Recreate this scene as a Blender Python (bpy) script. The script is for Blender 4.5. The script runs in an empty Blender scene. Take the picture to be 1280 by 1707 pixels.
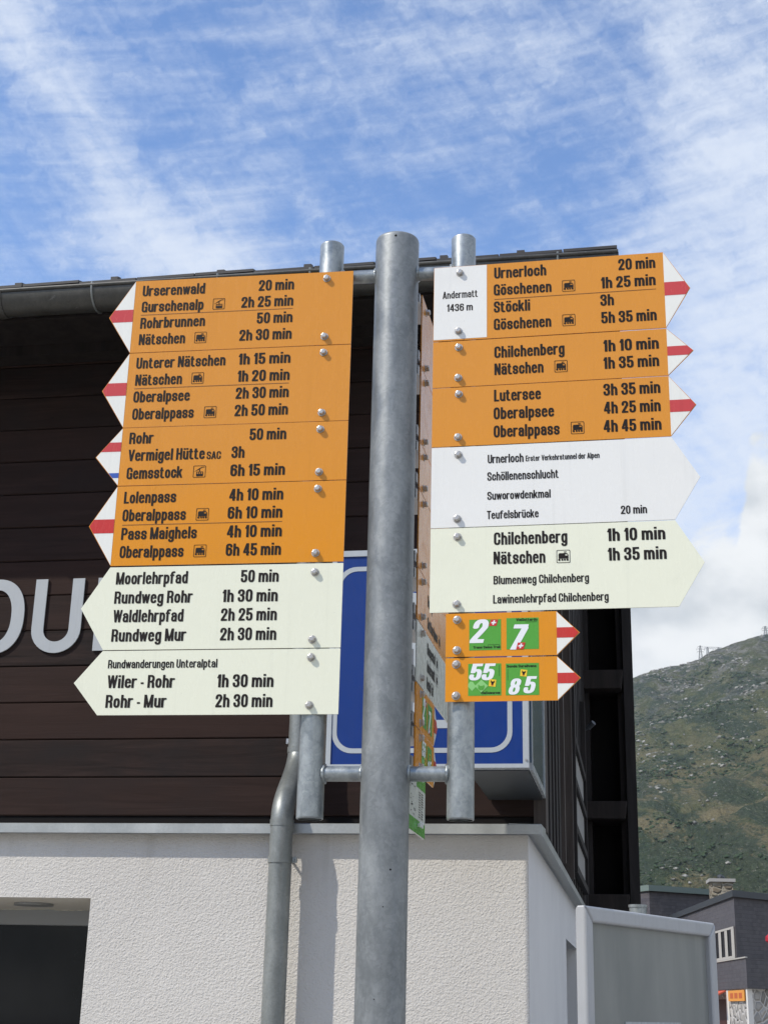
import bpy, bmesh, math, random
from math import radians as RAD, sin, cos, tan, pi, sqrt, atan2, exp
from mathutils import Vector, Matrix, noise, geometry

random.seed(7)
SC = bpy.context.scene
COL = SC.collection

# ------------------------------------------------------------------ camera
FPX, CX, CY = 2371.0, 640.0, 853.5             # focal length and principal point in photograph pixels
_up = Vector((169, 6809, -FPX)).normalized()    # true vertical seen from the camera (pitch 19 deg up, small roll)
_fw = (Vector((0, 0, -1)) - _up * _up.dot(Vector((0, 0, -1)))).normalized()
_rt = _fw.cross(_up)
RW = Matrix((_rt, _fw, _up))                    # world <- camera rotation
EYE = Vector((0, 0, 1.6))
cam = bpy.data.cameras.new('camera')
cam.sensor_fit = 'VERTICAL'; cam.sensor_height = 24; cam.lens = 24 * FPX / 1707
cam.clip_start = 0.05; cam.clip_end = 9000
camo = bpy.data.objects.new('camera', cam); COL.objects.link(camo)
camo.matrix_world = Matrix.Translation(EYE) @ RW.to_4x4()
SC.camera = camo

# ------------------------------------------------------------------ sun, sky, exposure
FA = RAD(10.27)                                  # the building is turned by this much
E1 = Vector((cos(FA), -sin(FA), 0)); E2 = Vector((sin(FA), cos(FA), 0)); PB = Vector((0, 6.5, 0))
SUN_AZ, SUN_EL = RAD(52), RAD(46)
_h = (-E2 * cos(SUN_AZ) - E1 * sin(SUN_AZ))
SUN = (_h * cos(SUN_EL) + Vector((0, 0, 1)) * sin(SUN_EL)).normalized()
sl = bpy.data.lights.new('sun', 'SUN'); sl.energy = 2.5; sl.angle = RAD(0.53); sl.color = (1.0, 0.93, 0.82)
so = bpy.data.objects.new('sun', sl); COL.objects.link(so)
so.rotation_euler = (-SUN).to_track_quat('-Z', 'Y').to_euler(); so.location = (-20, -10, 30)
SC.view_settings.view_transform = 'Standard'; SC.view_settings.look = 'None'
SC.view_settings.exposure = 0.66; SC.view_settings.gamma = 1.0
HAZE = 0.00010
SKYK = 0.145

class NT:
    """tiny helper to write node trees as expressions"""
    def __init__(s, tree): s.t = tree; s.n = tree.nodes; s.l = tree.links
    def node(s, kind, **kw):
        n = s.n.new(kind)
        for k, v in kw.items(): setattr(n, k, v)
        return n
    def put(s, sock, v):
        if hasattr(v, 'is_linked') or isinstance(v, bpy.types.NodeSocket): s.l.new(v, sock)
        else: sock.default_value = v
    def m(s, op, a, b=0.0, c=None, clamp=False):
        n = s.node('ShaderNodeMath', operation=op, use_clamp=clamp)
        s.put(n.inputs[0], a); s.put(n.inputs[1], b)
        if c is not None: s.put(n.inputs[2], c)
        return n.outputs[0]
    def vec(s, x, y, z=0.0):
        n = s.node('ShaderNodeCombineXYZ')
        for i, v in enumerate((x, y, z)): s.put(n.inputs[i], v)
        return n.outputs[0]
    def noise(s, v, scale=1.0, detail=4.0, rough=0.5, dist=0.0, col=False, lac=2.0):
        n = s.node('ShaderNodeTexNoise')
        if v is not None: s.l.new(v, n.inputs['Vector'])
        n.inputs['Scale'].default_value = scale; n.inputs['Detail'].default_value = detail
        n.inputs['Roughness'].default_value = rough; n.inputs['Distortion'].default_value = dist
        n.inputs['Lacunarity'].default_value = lac
        return n.outputs['Color' if col else 0]
    def vor(s, v, scale=1.0, feat='F1', out='Distance', rnd=1.0):
        n = s.node('ShaderNodeTexVoronoi', feature=feat)
        if v is not None: s.l.new(v, n.inputs['Vector'])
        n.inputs['Scale'].default_value = scale; n.inputs['Randomness'].default_value = rnd
        return n.outputs[out]
    def ss(s, x, a, b, lo=0.0, hi=1.0):
        n = s.node('ShaderNodeMapRange', interpolation_type='SMOOTHSTEP')
        s.put(n.inputs[0], x)
        for i, v in enumerate((a, b, lo, hi)): s.put(n.inputs[i + 1], v)
        return n.outputs[0]
    def mix(s, f, a, b, mode='MIX'):
        n = s.node('ShaderNodeMix', data_type='RGBA', blend_type=mode)
        s.put(n.inputs[0], f)
        for i, v in ((6, a), (7, b)):
            if isinstance(v, tuple): n.inputs[i].default_value = (*v[:3], 1)
            else: s.l.new(v, n.inputs[i])
        return n.outputs[2]
    def bump(s, h, strength=0.5, dist=0.01):
        n = s.node('ShaderNodeBump'); n.inputs['Strength'].default_value = strength
        n.inputs['Distance'].default_value = dist; s.l.new(h, n.inputs['Height'])
        return n.outputs[0]

w = bpy.data.worlds.new('World'); SC.world = w; w.use_nodes = True
q = NT(w.node_tree); q.n.clear()
sky = q.node('ShaderNodeTexSky', sky_type='NISHITA'); sky.sun_disc = False
sky.sun_elevation = SUN_EL; sky.sun_rotation = atan2(SUN.x, SUN.y)
sky.altitude = 1400; sky.air_density = 1.0; sky.dust_density = 0.6; sky.ozone_density = 1.3
tc = q.node('ShaderNodeTexCoord'); sep = q.node('ShaderNodeSeparateXYZ'); q.l.new(tc.outputs['Generated'], sep.inputs[0])
X, Y, Z = sep.outputs
AZ = q.m('MULTIPLY', q.m('ARCTAN2', X, Y), 180 / pi)
EL = q.m('MULTIPLY', q.m('ARCSINE', Z), 180 / pi)
along = q.m('MULTIPLY', q.m('SUBTRACT', AZ, EL), 0.7071); across = q.m('MULTIPLY', q.m('ADD', AZ, EL), 0.7071)
wob = q.m('SUBTRACT', q.noise(q.vec(AZ, EL, 3.0), 0.16, 3, 0.55), 0.5)
# thin cirrus: where there is any (broad patches, one slanted band, a bank to the right) ...
patch = q.noise(q.vec(q.m('MULTIPLY', AZ, 0.6), EL, 7.0), 0.13, 4, 0.55, 0.3)
streak_d = q.m('ADD', q.m('SUBTRACT', across, 13.3), q.m('MULTIPLY', wob, 4.0))
streak = q.m('POWER', 2.718, q.m('MULTIPLY', -0.30, q.m('MULTIPLY', streak_d, streak_d)))
bank = q.ss(q.m('ADD', AZ, q.m('MULTIPLY', wob, 16.0)), 7.5, 15.0)
low = q.ss(EL, 33.0, 19.0)
cov = q.m('ADD', q.m('ADD', q.m('MULTIPLY', patch, 1.05), q.m('MULTIPLY', streak, 0.36)), q.m('ADD', q.m('MULTIPLY', bank, 0.33), q.m('MULTIPLY', low, 0.10)))
# ... and how it is combed out into fibres
wob2 = q.m('MULTIPLY', q.m('SUBTRACT', q.noise(q.vec(AZ, EL, 21.0), 0.35, 5, 0.6), 0.5), 2.6)
fib1 = q.noise(q.vec(q.m('ADD', q.m('MULTIPLY', AZ, 0.22), wob2), q.m('SUBTRACT', q.m('MULTIPLY', EL, 0.95), q.m('MULTIPLY', AZ, 0.16)), 1.0), 1.0, 12, 0.64, 0.25)
fib2 = q.noise(q.vec(q.m('ADD', q.m('MULTIPLY', along, 0.20), wob2), q.m('MULTIPLY', across, 0.75), 5.0), 1.0, 12, 0.62, 0.35)
fine = q.noise(q.vec(q.m('ADD', q.m('MULTIPLY', AZ, 1.1), wob2), q.m('MULTIPLY', EL, 2.0), 9.0), 1.0, 8, 0.68, 0.3)
fib = q.m('ADD', q.m('ADD', q.m('MULTIPLY', fib1, 0.62), q.m('MULTIPLY', fib2, 0.34)), q.m('MULTIPLY', fine, 0.24))
dens = q.m('ADD', q.m('MULTIPLY', cov, 0.86), q.m('MULTIPLY', q.m('SUBTRACT', fib, 0.6), 1.12))
cirrus = q.m('MULTIPLY', q.ss(dens, 0.29, 0.98), 0.90)
# heaped cloud low over the hill
puff = q.m('SUBTRACT', q.noise(q.vec(AZ, q.m('MULTIPLY', EL, 1.2), 11.0), 0.42, 7, 0.58, 0.4), 0.5)
edge = q.m('ADD', q.m('ADD', 18.3, q.m('MULTIPLY', q.ss(AZ, 14.6, 15.6), 3.6)), q.m('MULTIPLY', puff, 5.0))
heap = q.ss(q.m('SUBTRACT', edge, EL), -0.15, 0.9)
grey = q.ss(q.noise(q.vec(q.m('MULTIPLY', AZ, 0.7), EL, 2.0), 0.30, 5, 0.5), 0.35, 0.7)
CK = 4.35
cir_c = (0.80 * CK, 0.875 * CK, 1.0 * CK)
heap_c = q.mix(grey, (0.96 * CK, 0.985 * CK, 1.0 * CK), (0.56 * CK, 0.615 * CK, 0.67 * CK))
tint = q.mix(1.0, sky.outputs[0], (0.84, 0.98, 1.13), 'MULTIPLY')
c1 = q.mix(cirrus, tint, cir_c)
c2 = q.mix(heap, c1, heap_c)
bg = q.node('ShaderNodeBackground'); bg.inputs['Strength'].default_value = SKYK
q.l.new(c2, bg.inputs['Color'])
out = q.node('ShaderNodeOutputWorld'); q.l.new(bg.outputs[0], out.inputs['Surface'])

# ------------------------------------------------------------------ materials
def mat(name, base=(0.5, 0.5, 0.5), rough=0.6, metal=0.0, spec=0.5, fn=None):
    m = bpy.data.materials.new(name); m.use_nodes = True
    g = NT(m.node_tree); b = g.n['Principled BSDF']
    b.inputs['Base Color'].default_value = (*base, 1); b.inputs['Roughness'].default_value = rough
    b.inputs['Metallic'].default_value = metal; b.inputs['Specular IOR Level'].default_value = spec
    if fn: fn(g, b, g.node('ShaderNodeNewGeometry').outputs['Position'])
    return m
def scaled(g, p, sx, sy, sz):
    n = g.node('ShaderNodeMapping'); n.inputs['Scale'].default_value = (sx, sy, sz); g.l.new(p, n.inputs[0]); return n.outputs[0]
def sepz(g, p):
    n = g.node('ShaderNodeSeparateXYZ'); g.l.new(p, n.inputs[0]); return n.outputs
def facade_st(g, p):
    """coordinates along the facade, into it, and height"""
    o = sepz(g, p)
    s_ = g.m('SUBTRACT', g.m('MULTIPLY', o[0], E1.x), g.m('MULTIPLY', g.m('SUBTRACT', o[1], PB.y), -E1.y))
    t_ = g.m('ADD', g.m('MULTIPLY', o[0], E2.x), g.m('MULTIPLY', g.m('SUBTRACT', o[1], PB.y), E2.y))
    return s_, t_, o[2]

def galv(c0, c1, metal, rough, blotch=14.0):
    def f(g, b, p):
        v = scaled(g, p, 1, 1, 0.45)
        n1 = g.noise(v, blotch, 5, 0.6, 0.6); n2 = g.noise(p, 70, 4, 0.6)
        sp = g.vor(g.mix(0.06, p, g.noise(p, 40, 2, 0.5, col=True)), 105, 'F1', 'Color')
        spx = sepz(g, sp)[0]
        f1 = g.m('ADD', g.m('MULTIPLY', n1, 0.75), g.m('ADD', g.m('MULTIPLY', n2, 0.15), g.m('MULTIPLY', spx, 0.09)))
        k = g.ss(f1, 0.30, 0.74)
        c = g.mix(k, c0, c1)
        white = g.ss(g.noise(scaled(g, p, 1, 1, 0.6), 9, 6, 0.7, 1.5), 0.62, 0.80)
        c = g.mix(g.m('MULTIPLY', white, 0.30), c, (0.62, 0.64, 0.64))
        g.l.new(c, b.inputs['Base Color'])
        g.l.new(g.ss(n1, 0.2, 0.8, rough - 0.07, rough + 0.13), b.inputs['Roughness'])
        g.l.new(g.bump(g.m('ADD', n1, g.m('MULTIPLY', n2, 0.25)), 0.18, 0.004), b.inputs['Normal'])
    return f
M = {}
M['galv'] = mat('galvanised_steel', metal=0.38, rough=0.42, fn=galv((0.155, 0.168, 0.174), (0.300, 0.318, 0.320), 0.55, 0.42))
M['galv2'] = mat('bright_galvanised_steel', metal=0.6, rough=0.36, fn=galv((0.20, 0.225, 0.235), (0.44, 0.465, 0.46), 0.6, 0.34, 22))
M['zincpipe'] = mat('weathered_zinc_pipe', metal=0.45, rough=0.42, fn=galv((0.17, 0.185, 0.18), (0.29, 0.305, 0.295), 0.45, 0.40, 7))
M['flash'] = mat('zinc_flashing', metal=0.4, rough=0.45, fn=galv((0.33, 0.35, 0.345), (0.45, 0.47, 0.46), 0.4, 0.42, 5))
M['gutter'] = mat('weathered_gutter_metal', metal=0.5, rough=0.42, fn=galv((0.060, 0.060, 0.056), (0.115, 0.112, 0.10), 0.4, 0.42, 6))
M['bolt'] = mat('bolt_steel', (0.48, 0.46, 0.43), 0.38, 0.75)
M['rail'] = mat('rail_steel', (0.42, 0.43, 0.44), 0.4, 0.8)
M['dark'] = mat('void_shade_black', (0.011, 0.010, 0.010), 0.9, spec=0.1)  # near black: the shade inside gaps, holes and recesses put into the colour

def paint(base, dirt, rough=0.24, amt=0.5, upper_tone=None):
    def f(g, b, p):
        b.inputs['Specular IOR Level'].default_value = 0.32
        n = g.noise(p, 5.5, 6, 0.62, 0.6); n2 = g.noise(scaled(g, p, 3, 3, 1), 22, 5, 0.6)
        k = g.m('MULTIPLY', g.m('ADD', g.ss(n, 0.42, 0.78), g.m('MULTIPLY', g.ss(n2, 0.52, 0.8), 0.5)), amt)
        c = g.mix(k, base, dirt)
        if upper_tone:      # paler second tone, stronger on the signs mounted higher
            o = sepz(g, p); c = g.mix(g.ss(o[2], 2.55, 3.0, 0, 0.75), c, upper_tone)
        run = g.noise(scaled(g, p, 55, 55, 1.3), 1.0, 4, 0.6)
        c = g.mix(g.ss(run, 0.54, 0.74, 0, 0.12), c, tuple(x * 0.62 for x in dirt))
        sp = g.ss(g.noise(p, 190, 2, 0.5), 0.71, 0.78)
        c = g.mix(g.m('MULTIPLY', sp, 0.22), c, tuple(x * 0.45 for x in dirt))
        g.l.new(c, b.inputs['Base Color'])
        g.l.new(g.ss(n2, 0.3, 0.8, rough - 0.05, rough + 0.12), b.inputs['Roughness'])
        g.l.new(g.bump(g.noise(p, 9, 3, 0.5), 0.06, 0.004), b.inputs['Normal'])
    return f
M['orange'] = mat('orange_sign_paint', fn=paint((0.68, 0.260, 0.010), (0.58, 0.235, 0.018), upper_tone=(0.62, 0.262, 0.040)))
M['cream'] = mat('cream_sign_paint', fn=paint((0.755, 0.765, 0.62), (0.69, 0.70, 0.57), amt=0.4))
M['white'] = mat('white_sign_paint', fn=paint((0.745, 0.745, 0.715), (0.68, 0.685, 0.66), amt=0.4))
M['greysign'] = mat('grey_white_sign_paint', fn=paint((0.62, 0.65, 0.60), (0.56, 0.58, 0.53), amt=0.4))
M['tipwhite'] = mat('arrow_tip_white', fn=paint((0.75, 0.75, 0.70), (0.68, 0.68, 0.63), amt=0.4))
M['red'] = mat('waymark_red', fn=paint((0.52, 0.035, 0.03), (0.46, 0.05, 0.045), upper_tone=(0.52, 0.075, 0.075)))
M['blue'] = mat('waymark_blue', (0.02, 0.08, 0.38), 0.4)
M['ink'] = mat('black_lettering', (0.012, 0.009, 0.008), 0.6, spec=0.2)
M['inkline'] = mat('brown_line', (0.10, 0.03, 0.006), 0.5)
M['green'] = mat('route_green', fn=paint((0.085, 0.33, 0.045), (0.075, 0.29, 0.04)))
M['palegreen'] = mat('pale_green_print', (0.22, 0.52, 0.16), 0.45)
M['yellow'] = mat('crest_yellow', (0.80, 0.52, 0.02), 0.45)
M['numwhite'] = mat('numeral_white', (0.74, 0.76, 0.78), 0.45)

def plank(g, b, p):
    s_, t_, z = facade_st(g, p)
    zi = g.m('FLOOR', g.m('DIVIDE', g.m('SUBTRACT', z, 2.442), 0.1863))
    wn = g.node('ShaderNodeTexWhiteNoise', noise_dimensions='1D'); g.l.new(zi, wn.inputs['W'])
    r = wn.outputs['Value']
    v = g.vec(g.m('ADD', g.m('MULTIPLY', s_, 1.6), g.m('MULTIPLY', r, 31.0)), t_, g.m('MULTIPLY', z, 26.0))
    gr = g.noise(v, 1.0, 7, 0.66, 0.8)
    v2 = g.vec(g.m('ADD', g.m('MULTIPLY', s_, 3.0), g.m('MULTIPLY', r, 11.0)), t_, g.m('MULTIPLY', z, 6.0))
    bl = g.noise(v2, 0.8, 5, 0.6)
    c = g.mix(g.ss(gr, 0.32, 0.72), (0.010, 0.0066, 0.0058), (0.031, 0.0192, 0.0165))
    c = g.mix(g.ss(bl, 0.40, 0.72), c, (0.0135, 0.0115, 0.0115))
    c = g.mix(g.m('MULTIPLY', r, 0.75), c, (0.034, 0.0175, 0.0135))
    kn = g.vor(g.vec(g.m('MULTIPLY', s_, 1.9), 0.0, g.m('MULTIPLY', z, 5.3)), 1.0)
    c = g.mix(g.ss(kn, 0.035, 0.015, 0, 0.7), c, (0.006, 0.005, 0.005))
    kn2 = g.vor(g.vec(g.m('ADD', g.m('MULTIPLY', s_, 2.7), 4.0), 3.0, g.m('MULTIPLY', z, 4.1)), 1.0)
    c = g.mix(g.ss(kn2, 0.022, 0.008, 0, 0.4), c, (0.09, 0.075, 0.065))
    g.l.new(c, b.inputs['Base Color'])
    g.l.new(g.bump(gr, 0.5, 0.004), b.inputs['Normal'])
M['plank'] = mat('dark_stained_planks', rough=0.75, spec=0.15, fn=plank)
def beamwood(c0, c1):
    def f(g, b, p):
        n = g.noise(scaled(g, p, 14, 14, 1.6), 1.0, 6, 0.65, 0.6)
        g.l.new(g.mix(g.ss(n, 0.3, 0.72), c0, c1), b.inputs['Base Color'])
        g.l.new(g.bump(n, 0.4, 0.004), b.inputs['Normal'])
    return f
M['beam'] = mat('dark_beam_wood', rough=0.75, spec=0.3, fn=beamwood((0.012, 0.009, 0.0085), (0.026, 0.020, 0.018)))
M['cladding'] = mat('side_cladding_wood', rough=0.7, spec=0.3, fn=beamwood((0.042, 0.034, 0.030), (0.085, 0.070, 0.062)))
M['cladding2'] = mat('black_cladding_wood', rough=0.72, spec=0.3, fn=beamwood((0.013, 0.011, 0.011), (0.026, 0.022, 0.0215)))
M['tiles'] = mat('dark_roof_tiles', (0.035, 0.033, 0.033), 0.6)

def stucco(g, b, p):
    big = g.noise(p, 1.1, 5, 0.6); med = g.noise(p, 6, 4, 0.6)
    warp = g.node('ShaderNodeVectorMath', operation='MULTIPLY_ADD')
    g.l.new(g.noise(p, 60, 2, 0.5, col=True), warp.inputs[0]); warp.inputs[1].default_value = (0.006,) * 3; g.l.new(p, warp.inputs[2])
    gr = sepz(g, g.vor(warp.outputs[0], 150, 'SMOOTH_F1', 'Color'))[0]; n2 = g.noise(p, 240, 2, 0.6)
    h = g.m('ADD', g.m('MULTIPLY', gr, 0.7), g.m('MULTIPLY', n2, 0.6))
    c = g.mix(g.ss(big, 0.35, 0.7), (0.555, 0.535, 0.50), (0.61, 0.59, 0.553))
    z = sepz(g, p)[2]
    run = g.noise(scaled(g, p, 9, 9, 0.7), 1.0, 4, 0.6)
    st = g.m('MULTIPLY', g.ss(z, 1.95, 2.33), g.ss(run, 0.5, 0.72))
    c = g.mix(g.m('MULTIPLY', st, 0.34), c, (0.36, 0.34, 0.30))
    g.l.new(c, b.inputs['Base Color'])
    g.l.new(g.bump(g.m('ADD', h, g.m('MULTIPLY', med, 0.4)), 0.55, 0.007), b.inputs['Normal'])
M['stucco'] = mat('rough_white_stucco', rough=0.9, spec=0.2, fn=stucco)
def smoothp(g, b, p):
    big = g.noise(p, 1.6, 5, 0.6)
    g.l.new(g.mix(g.ss(big, 0.3, 0.75), (0.62, 0.62, 0.62), (0.68, 0.68, 0.675)), b.inputs['Base Color'])
    g.l.new(g.bump(g.noise(p, 60, 4, 0.6), 0.3, 0.004), b.inputs['Normal'])
M['render'] = mat('smooth_side_render', rough=0.88, spec=0.2, fn=smoothp)
M['soffit'] = mat('porch_ceiling', (0.66, 0.63, 0.56), 0.8)
def glassf(g, b, p):
    n = g.noise(scaled(g, p, 1.2, 1.2, 0.8), 1.5, 3, 0.5)
    g.l.new(g.mix(g.ss(n, 0.35, 0.7), (0.004, 0.005, 0.006), (0.012, 0.013, 0.015)), b.inputs['Base Color'])
M['glass'] = mat('dark_window_glass', rough=0.06, spec=0.22, fn=glassf)
M['alu'] = mat('grey_window_frame', (0.32, 0.33, 0.33), 0.45, 0.3)
M['pane'] = mat('pale_louvre', (0.34, 0.34, 0.33), 0.5)
M['signblue'] = mat('sign_box_blue', fn=paint((0.001, 0.029, 0.18), (0.0015, 0.028, 0.155), rough=0.42, amt=0.5), spec=0.15)
M['signpale'] = mat('sign_box_pale_grey', fn=paint((0.40, 0.43, 0.45), (0.34, 0.37, 0.39), amt=0.5))
M['signside'] = mat('sign_box_side_glass', (0.022, 0.060, 0.105), 0.14, spec=0.45)
M['slate'] = mat('dark_sheet_metal', (0.045, 0.052, 0.060), 0.5, 0.2)
M['letter'] = mat('brushed_letter_metal', fn=paint((0.39, 0.41, 0.42), (0.35, 0.37, 0.38), rough=0.45, amt=0.5), metal=0.2)
M['frame'] = mat('board_frame_aluminium', fn=paint((0.42, 0.435, 0.455), (0.36, 0.375, 0.395), rough=0.35, amt=0.6), metal=0.25)
def boardf(g, b, p):
    n = g.noise(scaled(g, p, 2.2, 2.2, 0.6), 1.6, 5, 0.6, 0.4); n2 = g.noise(scaled(g, p, 5, 5, 0.8), 3, 5, 0.6)
    c = g.mix(g.ss(n, 0.3, 0.7), (0.17, 0.185, 0.178), (0.25, 0.26, 0.245))
    c = g.mix(g.m('MULTIPLY', g.ss(n2, 0.55, 0.8), 0.35), c, (0.30, 0.305, 0.28))
    c = g.mix(g.ss(g.noise(p, 130, 2, 0.5), 0.72, 0.76, 0, 0.5), c, (0.09, 0.09, 0.085))
    g.l.new(c, b.inputs['Base Color'])
M['board'] = mat('blank_board_panel', rough=0.35, spec=0.5, fn=boardf)

def shingle(c0, c1, rows):
    def f(g, b, p):
        o = sepz(g, p)
        hx = g.m('ADD', g.m('MULTIPLY', o[0], 0.8), g.m('MULTIPLY', o[1], 0.9))
        zr = g.m('MULTIPLY', o[2], rows); zi = g.m('FLOOR', zr); zf = g.m('FRACT', zr)
        xi = g.m('FLOOR', g.m('ADD', g.m('MULTIPLY', hx, rows * 0.7), g.m('MULTIPLY', zi, 0.37)))
        wn = g.node('ShaderNodeTexWhiteNoise', noise_dimensions='2D'); g.l.new(g.vec(xi, zi), wn.inputs['Vector'])
        c = g.mix(wn.outputs['Value'], c0, c1)
        c = g.mix(g.ss(g.noise(p, 0.8, 4, 0.6), 0.4, 0.75, 0, 0.5), c, c1)
        g.l.new(c, b.inputs['Base Color'])
        g.l.new(g.bump(g.m('SUBTRACT', 1.0, zf), 0.9, 0.05), b.inputs['Normal'])
    return f
M['shingle'] = mat('slate_shingles', rough=0.55, fn=shingle((0.040, 0.033, 0.033), (0.064, 0.054, 0.053), 11.0))
M['copper'] = mat('greenish_fascia', (0.13, 0.17, 0.15), 0.6)
M['housewood'] = mat('white_painted_window', (0.42, 0.40, 0.36), 0.6)
def rubble(c0, c1, mort, sc):
    def f(g, b, p):
        e = g.vor(p, sc, 'DISTANCE_TO_EDGE'); cc = sepz(g, g.vor(p, sc, 'F1', 'Color'))[0]
        c = g.mix(cc, c0, c1); c = g.mix(g.ss(e, 0.10, 0.03), c, mort)
        g.l.new(c, b.inputs['Base Color']); g.l.new(g.bump(g.ss(e, 0.0, 0.25), 0.8, 0.06), b.inputs['Normal'])
    return f
M['rubble'] = mat('rubble_stone', rough=0.85, fn=rubble((0.20, 0.19, 0.175), (0.42, 0.40, 0.37), (0.50, 0.48, 0.45), 4.6))
M['chimstone'] = mat('chimney_stone', rough=0.85, fn=rubble((0.14, 0.11, 0.075), (0.28, 0.24, 0.17), (0.30, 0.27, 0.21), 5.5))
M['concrete'] = mat('concrete_slab', (0.34, 0.33, 0.31), 0.85)
M['quoin'] = mat('white_corner_stone', (0.66, 0.64, 0.60), 0.8)
M['banner'] = mat('orange_banner', (0.72, 0.30, 0.05), 0.6)
M['bannermark'] = mat('dull_red_marks', (0.50, 0.11, 0.03), 0.6)
M['awning'] = mat('awning_orange', (0.62, 0.11, 0.05), 0.7)
M['doorred'] = mat('dark_red_door', (0.055, 0.014, 0.012), 0.6)
M['lampred'] = mat('red_lamp', (0.40, 0.015, 0.03), 0.4)
M['pylon'] = mat('pylon_steel', (0.16, 0.17, 0.18), 0.6, 0.3)
M['carpaint'] = mat('dark_blue_car_paint', (0.015, 0.018, 0.06), 0.25)
M['tyre'] = mat('tyre_rubber', (0.02, 0.02, 0.02), 0.8)
def groundf(g, b, p):
    n = g.noise(p, 0.6, 5, 0.6); n2 = g.noise(p, 60, 4, 0.6)
    c = g.mix(g.ss(n, 0.3, 0.7), (0.28, 0.265, 0.24), (0.36, 0.34, 0.31))
    g.l.new(g.mix(g.m('MULTIPLY', n2, 0.4), c, (0.22, 0.21, 0.19)), b.inputs['Base Color'])
M['ground'] = mat('pale_asphalt', rough=0.9, fn=groundf)

def hillf(g, b, p):
    o = sepz(g, p)
    hz = g.m('ADD', o[2], g.m('MULTIPLY', g.m('SUBTRACT', g.noise(p, 0.011, 5, 0.6), 0.5), 150.0))
    sl = scaled(g, p, 1.0, 0.28, 1.0)
    n1 = g.noise(sl, 0.045, 7, 0.64, 0.9); n2 = g.noise(sl, 0.15, 6, 0.65, 0.5); n3 = g.noise(p, 0.55, 5, 0.65)
    n4 = g.noise(sl, 0.028, 6, 0.62, 1.2)
    grass = g.mix(g.ss(n2, 0.35, 0.68), (0.075, 0.100, 0.042), (0.150, 0.158, 0.070))
    tan_ = g.mix(g.ss(n3, 0.3, 0.7), (0.215, 0.182, 0.092), (0.275, 0.232, 0.130))
    c = g.mix(g.m('MULTIPLY', g.ss(n1, 0.38, 0.54), g.ss(hz, 185.0, 80.0, 0.14, 0.95)), grass, tan_)
    shrub = g.mix(g.ss(n3, 0.35, 0.7), (0.032, 0.056, 0.034), (0.068, 0.100, 0.056))
    c = g.mix(g.ss(g.m('ADD', n4, g.m('MULTIPLY', g.m('SUBTRACT', n3, 0.5), 0.25)), 0.47, 0.56, 0, 0.9), c, shrub)
    rock = g.mix(g.ss(g.noise(scaled(g, p, 1.0, 1.0, 0.32), 0.16, 7, 0.75), 0.38, 0.62), (0.060, 0.060, 0.062), (0.34, 0.335, 0.325))
    rk = g.m('MULTIPLY', g.ss(g.m('ADD', n2, g.m('MULTIPLY', g.m('SUBTRACT', n1, 0.5), 0.6)), 0.45, 0.60), g.ss(hz, 185.0, 275.0, 0.0, 0.62))
    c = g.mix(rk, c, rock)
    fs = g.noise(scaled(g, p, 1.0, 0.5, 1.0), 0.8, 6, 0.78)
    c = g.mix(g.ss(fs, 0.52, 0.40, 0, 0.34), c, (0.016, 0.026, 0.016))
    c = g.mix(g.m('MULTIPLY', g.ss(fs, 0.585, 0.64), g.ss(n4, 0.34, 0.56, 0.25, 0.9)), c, (0.27, 0.265, 0.21))
    lich = g.m('MULTIPLY', g.ss(g.noise(sl, 0.36, 6, 0.75), 0.59, 0.66), g.ss(hz, 60.0, 190.0, 0.22, 0.85))
    c = g.mix(lich, c, (0.30, 0.295, 0.235))
    g.l.new(c, b.inputs['Base Color'])
    g.l.new(g.bump(g.m('ADD', g.m('MULTIPLY', n2, 3.0), n3), 1.0, 4.0), b.inputs['Normal'])
M['hill'] = mat('alpine_slope', rough=0.95, spec=0.1, fn=hillf)
def shrubf(g, b, p):
    n = g.noise(p, 0.5, 4, 0.6); g.l.new(g.mix(g.ss(n, 0.3, 0.7), (0.028, 0.050, 0.028), (0.062, 0.090, 0.044)), b.inputs['Base Color'])
M['shrub'] = mat('alpine_shrubs', rough=0.95, spec=0.1, fn=shrubf)
def screef(g, b, p):
    n = g.noise(p, 0.4, 4, 0.6); g.l.new(g.mix(g.ss(n, 0.3, 0.7), (0.15, 0.148, 0.13), (0.33, 0.325, 0.29)), b.inputs['Base Color'])
M['scree'] = mat('pale_scree', rough=0.9, spec=0.2, fn=screef)

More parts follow.
